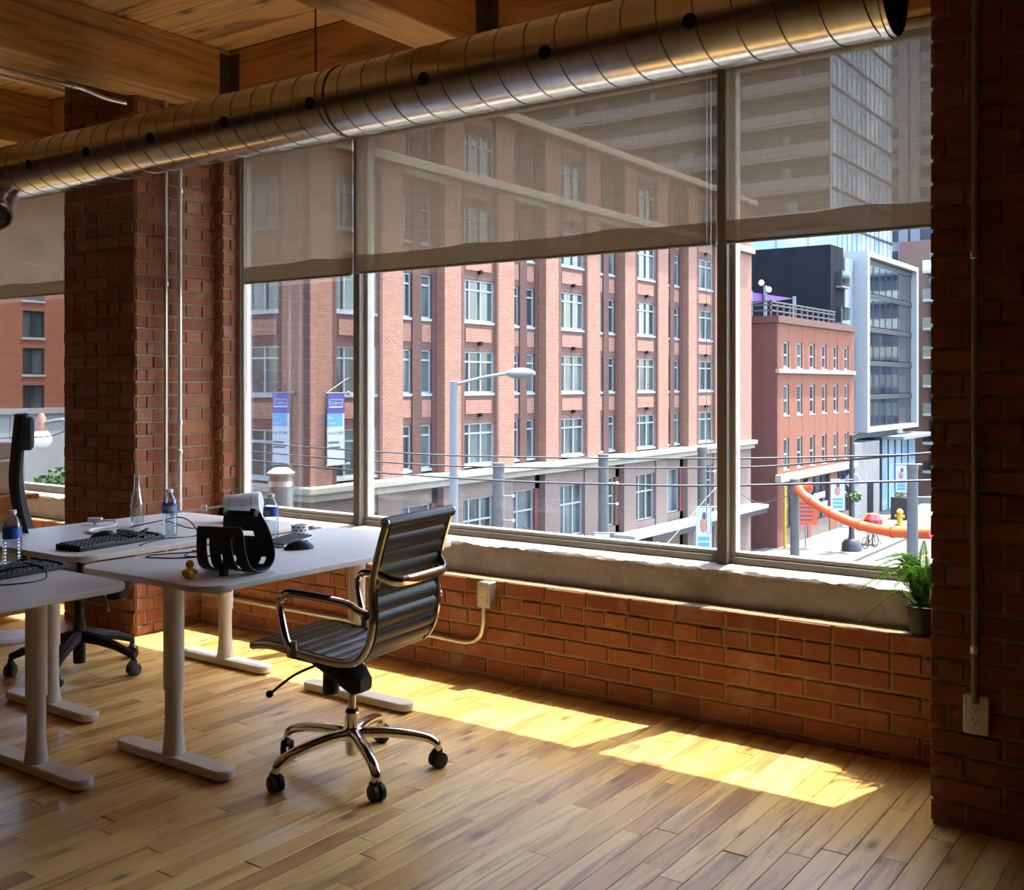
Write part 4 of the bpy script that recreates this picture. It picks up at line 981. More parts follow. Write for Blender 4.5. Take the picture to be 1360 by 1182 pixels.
def red_building():
    XB, XR_ = -25.5, -25.90
    t = thing('brick_building', 'long red brick office building with tall projecting bays across the street', 'building', (0, 0, 0))
    P = lambda m, name, mat, bev=0: m.build(name, mat, t, smooth=False, bevel=bev)
    Y0, Y1 = 24.55, 61.2
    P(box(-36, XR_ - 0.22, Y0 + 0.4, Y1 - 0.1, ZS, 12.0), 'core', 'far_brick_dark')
    rows = [-1.82 + 2.84 * k for k in range(4)] + [9.62]
    starts = [24.55 + 7.0 * k for k in range(5)]
    for k, y in enumerate(starts):
        w0, w1 = y + 1.20, y + 3.33; ye = y + 4.60 if k < 4 else Y1
        P(box(XR_ - 0.25, XB, y + (0.35 if k == 0 else 0), w0, -2.0, 12.3), 'pier', 'far_brick'); P(box(XR_ - 0.25, XB, w1, ye, -2.0, 12.3), 'pier', 'far_brick')
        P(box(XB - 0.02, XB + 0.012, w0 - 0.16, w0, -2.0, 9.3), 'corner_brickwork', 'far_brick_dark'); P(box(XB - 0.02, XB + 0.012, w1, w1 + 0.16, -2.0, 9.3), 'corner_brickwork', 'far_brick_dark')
        for i, z in enumerate(rows):
            top = rows[i + 1] if i < 4 else 12.3
            if top - (z + 1.66) > 0.1:
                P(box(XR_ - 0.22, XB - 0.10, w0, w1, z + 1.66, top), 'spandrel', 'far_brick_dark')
                P(box(XB - 0.11, XB - 0.075, w0 + 0.2, w1 - 0.2, z + 2.02, top - 0.28), 'spandrel_panel', 'far_brick')
            put_window(t, WIDE, (XB - 0.17, (w0 + w1) / 2, z))
            if i < 4: P(box(XB - 0.12, XB + 0.06, (w0 + w1) / 2 - 0.06, (w0 + w1) / 2 + 0.08, z + 1.90, z + 2.04), 'wall_lamp', 'black_clad')
        # ground storey
        P(box(XR_ - 0.25, XB - 0.05, y + (0.4 if k == 0 else 0), w0, ZS, -2.4), 'base_pier', 'far_brick_brown'); P(box(XR_ - 0.25, XB - 0.05, w1, ye, ZS, -2.4), 'base_pier', 'far_brick_brown')
        P(box(XR_ - 0.25, XB - 0.12, w0, w1, -3.15, -2.4), 'base_lintel', 'far_brick_brown'); P(box(XR_ - 0.25, XB - 0.12, w0, w1, ZS, -5.50), 'base_wall', 'far_brick_brown')
        put_window(t, GW, (XB - 0.25, (w0 + w1) / 2, -5.50))
        if k < 4:
            a, b = y + 4.60, y + 7.0
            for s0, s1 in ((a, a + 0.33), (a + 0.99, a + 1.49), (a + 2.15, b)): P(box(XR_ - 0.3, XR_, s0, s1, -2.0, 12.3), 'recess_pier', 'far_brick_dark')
            for c in (a + 0.66, a + 1.82):
                for i, z in enumerate(rows):
                    top = rows[i + 1] if i < 4 else 12.3
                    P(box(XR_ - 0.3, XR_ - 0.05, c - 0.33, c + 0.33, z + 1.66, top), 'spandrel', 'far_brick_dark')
                    if i < 4: P(box(XR_ - 0.06, XR_ - 0.035, c - 0.26, c + 0.28, z + 1.95, top - 0.24), 'spandrel_panel', 'far_brick')
                    put_window(t, NARR, (XR_ - 0.12, c, z))
            P(box(XR_ - 0.3, XR_ + 0.05, a, a + 0.2, ZS, -2.4), 'base_pier', 'far_brick_brown'); P(box(XR_ - 0.3, XR_ + 0.05, a + 2.05, b, ZS, -2.4), 'base_pier', 'far_brick_maroon')
            P(box(XR_ - 0.3, XR_ + 0.05, a, b, -3.15, -2.4), 'base_lintel', 'far_brick_brown'); P(box(XR_ - 0.3, XR_ + 0.05, a, b, ZS, -5.50), 'base_wall', 'far_brick_brown')
            put_window(t, GN, (XR_ - 0.08, a + 1.125, -5.50))
    # the short side facing us
    for x0, x1, m in ((-27.0, -25.5, 'far_brick'), (-31.6, -29.15, 'far_brick'), (-36, -33.8, 'far_brick')): P(box(x0, x1, Y0, Y0 + 0.35, -2.0, 12.3), 'side_pier', m)
    P(box(-26.85, -26.99, Y0 - 0.012, Y0, -2, 9.3), 'corner_brickwork', 'far_brick_dark'); P(box(-25.8, -25.49, Y0 - 0.012, Y0, -2.0, 12.3), 'corner_brickwork', 'far_brick_dark')
    for x0, x1 in ((-29.15, -27.0), (-33.8, -31.6)):
        for i, z in enumerate(rows):
            top = rows[i + 1] if i < 4 else 12.3
            P(box(x0, x1, Y0 + 0.10, Y0 + 0.45, z + 1.66, top), 'spandrel', 'far_brick_dark'); P(box(x0 + 0.2, x1 - 0.2, Y0 + 0.075, Y0 + 0.11, z + 2.02, top - 0.28), 'spandrel_panel', 'far_brick')
            put_window(t, WIDE, ((x0 + x1) / 2, Y0 + 0.17, z), -PI / 2)
    P(box(-36, -25.55, Y0 + 0.05, Y0 + 0.4, ZS, -2.4), 'base_wall', 'far_brick_brown')
    # stone courses
    P(box(-36.1, XB + 0.18, Y0 - 0.18, Y1 + 0.1, -2.50, -2.26), 'cornice', 'cream_stone', 0.03); P(box(-36.1, XB + 0.34, Y0 - 0.34, Y1 + 0.2, -2.26, -2.0), 'cornice', 'cream_stone', 0.05)
    P(box(-36.1, XB + 0.22, Y0 - 0.22, Y1 + 0.1, 9.28, 9.62), 'stone_band', 'cream_stone', 0.03); P(box(-36.1, XB + 0.35, Y0 - 0.35, Y1 + 0.2, 12.2, 12.5), 'roof_cornice', 'cream_stone', 0.04)
    P(box(-35.9, XR_, Y0 + 0.05, Y1, 12.0, 12.9), 'parapet', 'far_brick')
    for k in range(4):
        y = 24.55 + 7 * k + 4.6; P(box(XR_, XB + 0.05, y, y + 2.4, 9.0, 9.30), 'bay_cap', 'cream_stone', 0.05)
    # shop canopy
    P(box(XB - 0.05, XB + 1.1, 44.5, Y1, -6.05, -5.85), 'canopy', 'white_frame'); P(box(XB - 0.05, XB + 1.0, 46.5, Y1, -6.35, -6.08), 'canopy_soffit', 'charcoal')
    for y in (47.0, 53.0): put_window(t, (1.9, 1.9, (0, 0.33, 0.66, 1), None), (XB - 0.02, y + 1.2, -8.6))
    for i in range(9): P(box(XB - 0.03, XB + 0.03, 56.2, 57.9, -8.8 + i * 0.2, -8.68 + i * 0.2), 'louvre', 'cream_stone')
red_building()

def lettering(parent, text, size, loc, rot, mat, align='LEFT'):
    cu = bpy.data.curves.new('lettering', 'FONT'); cu.body = text; cu.size = size; cu.align_x = align; cu.extrude = 0.002
    tmp = bpy.data.objects.new('tmp', cu); C.objects.link(tmp)
    me = bpy.data.meshes.new_from_object(tmp); bpy.data.objects.remove(tmp)
    me.materials.clear(); return inst(me, 'lettering', parent, loc, rot, mat=mat)
def lease_banner(loc, rz, label):
    """local: x across, -y towards the viewer, z up; origin at the top centre"""
    t = thing('lease_banner', label, 'banner', loc, rz, 'vertical lease banners on the red building')
    W, H = 0.80, 2.37
    for z0, z1, m, x1 in ((-0.66, 0, 'indigo', 0.4), (-1.10, -0.66, 'sky_blue', 0.32), (-H, -1.10, 'banner_white', 0.4)):
        box(-0.4, x1, -0.012, 0.012, z0, z1).build('panel', m, t, smooth=False)
    box(0.32, 0.4, -0.012, 0.012, -1.10, -0.66).build('panel', 'banner_white', t, smooth=False)
    m = MB()
    for x0, x1, z0, z1 in ((-0.32, 0.32, -0.21, -0.19), (-0.32, 0.32, -0.47, -0.42), (-0.32, -0.30, -0.42, -0.21), (0.30, 0.32, -0.42, -0.21)): m.box(x0, x1, -0.018, -0.012, z0, z1)
    m.build('logo_border', 'banner_white', t, smooth=False)
    R = (PI / 2, 0, 0)
    lettering(t, 'Colliers', 0.17, (0, -0.014, -0.37), R, 'banner_white', 'CENTER')
    lettering(t, 'For', 0.16, (-0.35, -0.014, -0.86), R, 'banner_white'); lettering(t, 'Lease', 0.16, (-0.35, -0.014, -1.03), R, 'banner_white')
    lettering(t, '416 777 2200', 0.125, (-0.36, -0.014, -1.36), R, 'ink')
    for i, wd in enumerate((0.52, 0.58)): box(-0.36, -0.36 + wd, -0.016, -0.012, -1.66 - i * 0.17, -1.60 - i * 0.17).build('small_print', 'ink', t, smooth=False)
    for z in (0.02, -H - 0.02):
        MB().tube([(-0.46, 0, z), (0.62, 0, z)], 0.025, 8).build('banner_rod', 'lamp_grey', t)
        MB().ball((0.60, 0, z), 0.07, 10, 7).build('bracket', 'lamp_grey', t)
    MB().tube([(-0.44, 0, 0.02), (0.62, 0.0, 0.55)], 0.012, 5).build('stay_wire', 'lamp_grey', t)
lease_banner((-26.78, 24.45, 1.07), 0.0, 'lease banner hung on the shaded side of the red building')
lease_banner((-25.40, 25.62, 1.05), PI / 2, 'lease banner hung on the sunlit front near the corner of the red building')

def corner_building():
    XC = -25.2
    t = thing('brick_building', 'small red brick corner building with arched white windows and roof railing', 'building')
    P = lambda m, name, mat, bev=0: m.build(name, mat, t, smooth=False, bevel=bev)
    Y0, Y1 = 64.6, 80.0
    P(box(-40, XC - 0.3, Y0 + 0.02, Y1, ZS, 5.6), 'core', 'far_brick_maroon')
    P(box(-40, XC, Y0, Y0 + 0.3, ZS, 5.75), 'side_wall', 'far_brick_maroon')
    ys = [66.2 + 2.42 * k for k in range(6)]; wd = 0.95
    rows = ((-4.1, 2.0), (-0.6, 1.95), (2.45, 1.7)); edges = [Y0 + 0.3] + sum([[y - wd / 2, y + wd / 2] for y in ys], []) + [Y1]
    for a, b in zip(edges[0::2], edges[1::2]): P(box(XC - 0.3, XC, a, b, -4.9, 5.75), 'pier', 'far_brick_red')
    for y in ys:
        for z0, z1 in ((-4.9, -4.1), (-2.1, -0.6), (1.35, 2.45), (4.15, 5.75)): P(box(XC - 0.3, XC - 0.01, y - wd / 2, y + wd / 2, z0, z1), 'spandrel', 'far_brick_red')
        for z, h in rows: put_window(t, (wd, h, (0, 1), h * 0.48, 0.13), (XC - 0.10, y, z))
    for y in [64.98] + [ys[k] + 1.21 for k in range(6)]: P(box(XC - 0.05, XC + 0.01, y - 0.28, y + 0.28, 2.5, 4.0), 'recess_panel', 'far_brick_maroon')
    P(box(XC - 0.1, XC + 0.16, Y0 - 0.05, Y1, 2.1, 2.36), 'stone_band', 'cream_stone'); P(box(XC - 0.1, XC + 0.32, Y0 - 0.15, Y1, -4.85, -4.36), 'cornice', 'cream_stone', 0.05)
    P(box(-40, XC + 0.14, Y0 - 0.1, Y1, 5.3, 5.75), 'brick_cornice', 'far_brick_dark')
    # roof railing
    for z in (6.05, 6.40, 6.62): P(MB().box(XC - 0.5, XC - 0.4, Y0, Y1 - 3, z, z + 0.09).box(-34, XC - 0.4, Y0, Y0 + 0.1, z, z + 0.09), 'rail', 'pole_grey')
    for i in range(12): P(box(XC - 0.5, XC - 0.4, Y0 + i * 1.1, Y0 + 0.1 + i * 1.1, 5.75, 6.6), 'baluster', 'pole_grey')
    for x in (-27, -29, -31): P(box(x, x + 0.1, Y0, Y0 + 0.1, 5.75, 6.6), 'baluster', 'pole_grey')
    # shop front
    P(box(XC - 0.3, XC - 0.05, Y0 + 0.3, Y1, ZS, -8.0), 'shop_base', 'far_brick_brown')
    for a, b in ((Y0 + 0.3, 66.0), (70.2, 70.8), (74.6, 76.2), (79.0, Y1)): P(box(XC - 0.3, XC, a, b, ZS, -4.8), 'shop_pier', 'far_brick_red')
    for a, b in ((66.0, 70.2), (70.8, 74.6), (76.2, 79.0)): put_window(t, (b - a, 3.1, (0, 0.3, 0.65, 1), 2.4, 0.10), (XC - 0.12, (a + b) / 2, -8.0), 0, False, 'charcoal', PANED)
    P(box(XC + 0.02, XC + 0.06, 71.2, 73.4, -6.5, -6.1), 'sign_stroke', 'white_plastic'); P(box(XC + 0.02, XC + 0.06, 71.8, 73.9, -7.2, -6.8), 'sign_stroke', 'white_plastic')
    MB().lathe(((0.55, 0), (0.55, 0.12)), 20, (XC + 0.5, 78.2, -5.7), Matrix.Rotation(PI / 2, 3, 'X')).build('round_sign', 'banner_white', t)
    for x, y in ((XC + 0.4, Y0 + 0.3), (XC + 0.6, Y0 + 0.9)):
        MB().tube([(x, y, ZS), (x, y, -5.1)], 0.09, 6).build('gas_pipe', 'yellow', t)
corner_building()

def modern_building():
    XC = -25.0
    t = thing('modern_building', 'modern grey building with a white framed glass box and glass balconies', 'building')
    P = lambda m, name, mat, bev=0: m.build(name, mat, t, smooth=False, bevel=bev)
    P(box(-40, XC - 1.75, 80.4, 99, -3.0, 11.0), 'core', 'pale_grey')
    for a, b, z0, z1 in ((82.7, 97.5, 11.3, 11.7), (82.7, 97.5, -2.35, -2.0), (82.7, 83.3, -2.0, 11.3), (96.9, 97.5, -2.0, 11.3)): P(box(XC - 2.0, XC, a, b, z0, z1), 'white_surround', 'white_frame')
    for i in range(5):
        z0 = -2.0 + i * 2.66
        g = P(box(XC - 0.50, XC - 0.45, 83.3, 92.9, z0, z0 + 2.2), 'glass_panel', 'dark_glass'); P(box(XC - 0.56, XC - 0.42, 83.3, 96.9, z0 + 2.2, z0 + 2.6), 'floor_slab', 'charcoal')
        P(box(XC - 0.60, XC - 0.50, 92.9, 96.9, z0, z0 + 2.6), 'glass_panel', 'charcoal')
        for y in (85.6, 87.3, 89.0, 90.8, 92.6): P(box(XC - 0.45, XC - 0.42, y, y + 0.1, z0, z0 + 2.1), 'mullion', 'charcoal')
    P(box(XC - 2.2, XC - 1.0, 80.4, 82.7, -2.35, 11.0), 'grey_side', 'pale_grey')
    for z in (8.6, 5.9):
        P(box(-27.9, XC - 0.6, 78.6, 80.4, z, z + 0.12), 'balcony_floor', 'pale_grey')
        P(MB().box(-27.9, XC - 0.6, 78.6, 78.64, z + 0.12, z + 1.25).box(XC - 0.64, XC - 0.6, 78.64, 80.4, z + 0.12, z + 1.25), 'balcony_glass', 'balcony_glass')
        put_window(t, (1.2, 2.2, (0, 1), None), (-27.0, 80.38, z + 0.12), -PI / 2, False, 'charcoal', PANED)
    for z in (3.3, 0.2): P(MB().box(XC - 0.9, XC - 0.85, 80.4, 82.4, z, z + 1.5), 'balcony_glass', 'balcony_glass')
    P(box(XC - 2, XC - 0.2, 80.2, 86.5, ZS, -3.1), 'concrete_wall', 'concrete'); P(box(XC - 0.22, XC - 0.15, 83.3, 84.7, ZS, -6.3), 'doorway', 'black_clad')
    P(box(XC - 2, XC - 0.6, 86.5, 88.6, ZS, -3.0), 'dark_entrance', 'black_clad'); P(box(XC - 2, XC - 0.7, 88.6, 99, ZS, -2.9), 'lobby_glass', 'tower_glass')
    for y in (90.5, 92.5, 94.5, 96.5): P(box(XC - 0.7, XC - 0.62, y, y + 0.12, ZS, -2.9), 'mullion', 'charcoal')
    P(box(XC - 0.8, XC + 1.2, 88.4, 99, -3.1, -2.85), 'canopy', 'pale_grey')
    t2 = thing('party_wall', 'tall black blank wall above the small brick building', 'building')
    box(-48, -26.1, 77.4, 80.3, 5.0, 11.7).build('wall_slab', 'black_clad', t2, smooth=False)
    box(-48, -26.6, 80.0, 80.3, 11.7, 13.4).build('glass_parapet', 'tower_glass', t2, smooth=False)
    for i in range(8): box(-47 + i * 2.6, -46.9 + i * 2.6, 79.9, 80.02, 11.7, 13.4).build('parapet_post', 'white_frame', t2, smooth=False)
    t3 = thing('roof_canopy', 'purple shade sail on grey posts over the small building roof', 'shade sail', (-28, 70, 5.75))
    for x, y, h in ((-1.0, -0.5, 2.1), (-0.4, 0.6, 2.5), (0.6, 3.5, 1.9)): MB().tube([(x, y, -0.16), (x, y, h)], 0.13, 8).build('post', 'lamp_grey', t3)
    m = MB(); m.add([(-5.5, -0.6, 1.3), (-1.0, -0.5, 1.2), (-1.0, -0.5, 2.0), (-5.5, -0.6, 1.9), (0.6, 3.5, 1.75)], [(0, 1, 2, 3), (2, 1, 4)]); m.build('sail', 'purple', t3, smooth=False)
    for dx, dz in ((-0.25, 2.7), (0.3, 2.2)): MB().ball((-0.4 + dx, 0.5, dz), 0.2, 10, 7).build('floodlight', 'white_plastic', t3)
modern_building()

def towers():
    # slab block with balconies behind the red building, its glazed end turned to the street
    t = thing('apartment_tower', 'tall apartment slab with balcony rows and a pale glazed end wall', 'building')
    box(-95, -33.75, 101.5, 120, ZS, 62).build('core', 'tower_dark', t, smooth=False)
    box(-33.75, -33.6, 100, 120, ZS, 62).build('glass_end', 'tower_glass', t, smooth=False)
    for i in range(17):
        z = 7.0 + i * 3.25
        box(-95, -33.8, 99.9, 101.5, z, z + 0.3).build('balcony_slab', 'tower_grey', t, smooth=False)
        box(-95, -33.8, 99.8, 99.9, z + 0.3, z + 1.35).build('balcony_front', 'tower_grey', t, smooth=False)
        box(-33.6, -33.5, 100, 120, z, z + 0.22).build('floor_line', 'charcoal', t, smooth=False)
    for i in range(14): box(-33.6, -33.54, 100 + i * 1.5, 100.1 + i * 1.5, ZS, 62).build('mullion', 'pale_grey', t, smooth=False)
    r = random.Random(2)
    for i in range(9):
        for k in range(5):
            x = -64 + r.random() * 28; box(x, x + r.uniform(0.5, 1.6), 100.4, 101, 7.3 + i * 3.25, 8.5 + i * 3.25 + r.random()).build('balcony_furniture', 'pale_grey', t, smooth=False)
    t = thing('brown_building', 'brown apartment building with slab balconies at the street end', 'building')
    box(-29.0, -14, 106, 140, ZS, 15.2).build('core', 'brown_clad', t, smooth=False)
    for i in range(8):
        z = -7 + i * 2.7
        box(-26.4, -14, 104.4, 106, z, z + 0.25).build('balcony_slab', 'white_frame', t, smooth=False)
        box(-26.2, -14, 105.9, 106.05, z + 0.4, z + 2.3).build('window_band', 'dark_glass', t, smooth=False)
        box(-26.4, -14, 104.4, 104.45, z + 0.25, z + 1.2).build('balcony_glass', 'balcony_glass', t, smooth=False)
    t = thing('end_building', 'distant grey tower closing the end of the street', 'building')
    box(-64, 40, 190, 210, ZS, 90).build('core', 'tower_grey', t, smooth=False)
    for i in range(22): box(-64, 40, 189.8, 190.05, -6 + i * 3.6, -4.2 + i * 3.6).build('window_band', 'dark_glass', t, smooth=False)
    for x in (-56, -52, -50, -44): box(x, x + 1.6, 189.6, 189.9, ZS, 75).build('pilaster', 'pale_grey', t, smooth=False)
towers()

def far_red():
    XE = -45.0
    t = thing('brick_building', 'plain red brick building with paired windows seen through the far window', 'building')
    Y0, Y1 = 18.0, 28.3; y0, y1 = 25.92, 26.95
    rows = [0.15 + 1.66 * k for k in range(5)]
    P = lambda m, name, mat: m.build(name, mat, t, smooth=False)
    P(box(-60, XE - 0.3, Y0, Y1, ZS, 14), 'core', 'far_brick_red')
    P(box(XE - 0.3, XE, Y0, y0, 0.30, 14), 'wall', 'far_brick_red'); P(box(XE - 0.3, XE, y1, Y1, 0.30, 14), 'wall', 'far_brick_red')
    for k, z in enumerate(rows):
        top = rows[k + 1] if k < 4 else 14
        P(box(XE - 0.3, XE, y0, y1, z + 1.18, top), 'spandrel', 'far_brick_red')
        put_window(t, (1.03, 1.18, (0, 0.45, 1), None, 0.05), (XE - 0.08, (y0 + y1) / 2, z), 0, True, 'charcoal')
    P(box(-60, XE + 0.1, Y0, Y1 + 0.1, 0.05, 0.30), 'stone_band', 'white_frame'); P(box(-60, XE + 0.02, Y0, Y1, -8.3, 0.05), 'white_base', 'white_render')
    for y in (22.2, 25.3): P(box(XE + 0.0, XE + 0.03, y, y + 0.04, -8, 0), 'panel_joint', 'concrete')
    t = thing('globe_lamp', 'white globe street lamp on a curved arm outside the far window', 'street lamp', (-26.7, 18.0, ZS + 0.4))
    MB().tube([(0, 0, -0.4), (0, 0, 6.5)] + [tuple(p) for p in arc([(0, 0, 7.0), (-0.25, -0.25, 8.8), (-0.9, -0.8, 9.1), (-1.5, -1.2, 9.0)], 5)], 0.06, 8).build('post', 'lamp_grey', t)
    MB().ball((-1.5, -1.2, 8.55), 0.28).build('globe', 'white_plastic', t); MB().lathe(((0.14, 8.75), (0.12, 9.15), (0.05, 9.3)), 12, (-1.5, -1.2, 0)).build('cap', 'pink_skin', t)
far_red()

def tree(loc, h, rad, label, seed):
    t = thing('street_tree', label, 'tree', loc, 0, 'small trees outside the far window'); r = random.Random(seed)
    MB().tube([(0, 0, 0), (0.05, 0, h * 0.5), (0, 0.05, h * 0.8)], [0.12, 0.09, 0.04], 7).build('trunk', 'pole_grey', t)
    m = MB()
    for _ in range(900):
        d = Vector((r.gauss(0, 1), r.gauss(0, 1), r.gauss(0, 1))).normalized() * rad * r.random() ** 0.4; p = Vector((0, 0, h * 0.8)) + d
        a = Vector((r.gauss(0, 1), r.gauss(0, 1), r.gauss(0, 1))).normalized() * 0.13; b = a.orthogonal().normalized() * 0.07
        m.add([p - a, p + b, p + a, p - b], [(0, 1, 2, 3)])
    me = bpy.data.meshes.new('crown'); me.from_pydata(m.v, [], m.f); o = inst(me, 'crown', t, mat='leaf'); o['kind'] = 'stuff'
tree((-38.0, 23.5, ZS), 7.5, 1.3, 'small leafy tree nearer the pier in the far window', 1)
tree((-41.3, 23.0, ZS), 7.3, 1.2, 'small leafy tree farther from the pier in the far window', 2)

# ---------------------------------------------------------------- street furniture
def leaf_ball(name, parent, c, rad, n, seed):
    r = random.Random(seed); m = MB()
    for _ in range(n):
        p = Vector(c) + Vector((r.gauss(0, 1), r.gauss(0, 1), r.gauss(0, 0.8))).normalized() * rad * r.random() ** 0.35
        a = Vector((r.gauss(0, 1), r.gauss(0, 1), r.gauss(0, 1))).normalized() * 0.11; b = a.orthogonal().normalized() * 0.06
        m.add([p - a, p + b, p + a, p - b], [(0, 1, 2, 3)])
    me = bpy.data.meshes.new(name); me.from_pydata(m.v, [], m.f); inst(me, name, parent, mat='leaf')
def utility_pole(x, y, top, r, label, arms=1, base=False):
    t = thing('utility_pole', label, 'pole', (x, y, ZS), 0, 'utility poles along the street'); H = top - ZS
    z0 = 0.14 if -26 < x < -19.8 else 0.0
    MB().lathe(((r * 1.2, z0), (r, H - 0.2), (r * 1.1, H - 0.2), (r * 1.1, H), (0.0, H)), 14, cap=False).build('post', 'pole_grey', t)
    for i in range(arms):
        z = H - 1.1 - 0.8 * i
        MB().tube([(0, 0, z), (0.6, 0, z + 0.04)], 0.025, 6).build('bracket_arm', 'lamp_grey', t)
        MB().ball((0.6, 0, z + 0.04), 0.05, 8, 6).build('insulator', 'white_plastic', t)
    return t
utility_pole(-20.6, 28.3, -1.22, 0.19, 'concrete utility pole nearest the lamp post', 2)
utility_pole(-20.6, 35.1, -1.30, 0.19, 'concrete utility pole with a banner, in front of the middle bays', 2)
utility_pole(-20.6, 43.8, -1.45, 0.19, 'concrete utility pole with a banner beside the window mullion', 1)
utility_pole(-15.3, 41.1, -2.40, 0.17, 'thick concrete pole tied to the orange tube', 0)
utility_pole(-9.45, 36.1, -1.25, 0.17, 'thick concrete pole at the pier edge of the view', 1)
t = thing('street_lamp', 'tall grey street lamp with a long arm and pale lamp head', 'street lamp', (-20.5, 25.8, ZS))
MB().lathe(((0.16, 0.14), (0.12, 10.55), (0.13, 10.6), (0.0, 10.62)), 14, cap=False).build('post', 'lamp_grey', t)
MB().tube([(0, 0, 10.5), (0.9, 0.5, 10.75), (1.5, 0.8, 10.85)], 0.05, 8).build('arm', 'lamp_grey', t)
MB().ball((1.85, 0.98, 10.85), (0.50, 0.36, 0.17)).build('lamp_head', 'pale_grey', t)
t = thing('street_lamp', 'slim black street lamp with hanging basket on the pavement', 'street lamp', (-21.09, 66.5, ZS + 0.14))
MB().lathe(((0.62, 0), (0.60, 0.45), (0.42, 0.7), (0.22, 0.75), (0.17, 1.0), (0.13, 7.2), (0.0, 7.2)), 14, cap=False).build('post', 'charcoal', t)
MB().tube([(0, 0, 7.1), (0.3, 0.2, 7.3)], 0.08, 6).build('arm', 'charcoal', t)
for x in (-0.55, 0.35): leaf_ball('flower_basket', t, (x, -0.3, 3.4), 0.34, 160, 4)
def street_banner(x, y, z, wd, h, label):
    t = thing('street_banner', label, 'banner', (x, y, z), 0.55, 'advertising banners on the poles')
    box(-wd / 2, wd / 2, -0.02, 0.02, -h, 0).build('cloth', 'banner_white', t, smooth=False)
    MB().ball((-0.02 * wd, -0.02, -h * 0.35), (wd * 0.22, 0.02, h * 0.16), 12, 8).build('printed_figure', 'pink_skin', t)
    MB().ball((-0.02 * wd + 0.03, -0.02, -h * 0.17), (wd * 0.13, 0.022, h * 0.085), 12, 8).build('printed_hair', 'ink', t)
    for i in range(3): box(-wd * 0.36, wd * 0.36, -0.028, -0.02, -h * (0.62 + 0.12 * i) - h * 0.05, -h * (0.62 + 0.12 * i) + h * 0.03).build('printed_block', 'sky_blue', t, smooth=False)
    MB().tube([(-wd / 2, 0, 0.03), (wd / 2 + 0.5, 0, 0.03)], 0.025, 6).build('banner_rod', 'lamp_grey', t)
street_banner(-19.95, 33.9, -4.15, 0.56, 1.25, 'small white banner with a figure, low in front of the red building')
street_banner(-19.95, 42.6, -4.0, 0.68, 2.15, 'tall white banner with blue print by the far utility pole')
street_banner(-21.6, 65.4, -4.55, 0.85, 1.9, 'white banner with blue print on the slim black lamp')
street_banner(-9.95, 36.6, -1.35, 0.36, 0.90, 'small white banner beside the pole at the pier edge')
def wire(pts, r, label):
    o = Vector(pts[0]); m = MB().tube([p - o for p in arc(pts, 6)], r, 5)
    tag(m.build('overhead_wire', 'wire', None, o), label, 'wire', 'overhead wires across the street')
def onY(u, v, Y):
    d0 = -math.sin(TH) + (u - 680) / 1411 * math.cos(TH); d1 = math.cos(TH) + (u - 680) / 1411 * math.sin(TH); d = Y / d1
    return (d * d0, Y, 1.35 - (v - 511) / 1411 * d)
Yw = 9.5
for pts, r, lab in ((((250, 577), (340, 588), (470, 598), (640, 606), (960, 609), (1240, 603), (1300, 600)), 0.010, 'uppermost black overhead wire'),
                    (((250, 590), (340, 600), (470, 611), (640, 620), (960, 621), (1100, 613), (1240, 601), (1300, 598)), 0.010, 'second black overhead wire'),
                    (((250, 600), (340, 612), (470, 625), (640, 637), (800, 643), (960, 645), (1240, 638), (1300, 637)), 0.012, 'lowest black overhead wire'),
                    (((-90, 590), (0, 582), (60, 580), (90, 572), (130, 568)), 0.010, 'overhead wire outside the far window')):
    wire([onY(u, v, Yw) for u, v in pts], r, lab)
wire([(-19.7, 28.3, -3.2), (-19.7, 35.1, -5.9), (-19.7, 43.8, -3.0)], 0.02, 'thin cable slung between the banner poles')
wire([(-19.6, 43.8, -2.8), (-17.5, 42.5, -3.6), (-15.3, 41.1, -3.0)], 0.02, 'thin cable from the banner pole to the thick pole')
# orange tube from the thick pole
t = thing('orange_tube', 'long orange protective tube sagging over the street from the thick pole', 'tube', (-15.3, 41.0, -2.6))
def onD(u, v, d):
    d0 = -math.sin(TH) + (u - 680) / 1411 * math.cos(TH); d1 = math.cos(TH) + (u - 680) / 1411 * math.sin(TH)
    return Vector((d * d0, d * d1, 1.35 - (v - 511) / 1411 * d)) - Vector((-15.3, 41.0, -2.6))
path = [(1058, 647, 42.0), (1068, 658, 41.8), (1082, 668, 41.4), (1105, 682, 40.6), (1140, 697, 39.4), (1180, 706, 37.8), (1205, 708, 36.5), (1240, 709, 35.0)]
pts = arc([onD(*p) for p in path], 6); n = len(pts)
MB().tube(pts, [0.18] * n, 12).build('hose', 'orange', t)
for i in (9, 17, 24, 31): 
    if i < n - 1: MB().tube([pts[i], pts[i] + (pts[i + 1] - pts[i]).normalized() * 0.14], 0.21, 12).build('coupling', 'orange', t)
MB().tube(arc([onD(1056, 650, 42.3), onD(1066, 647, 42.3), onD(1078, 645, 42.2)], 5), [0.17] * 11, 10).build('hooked_end', 'orange', t)
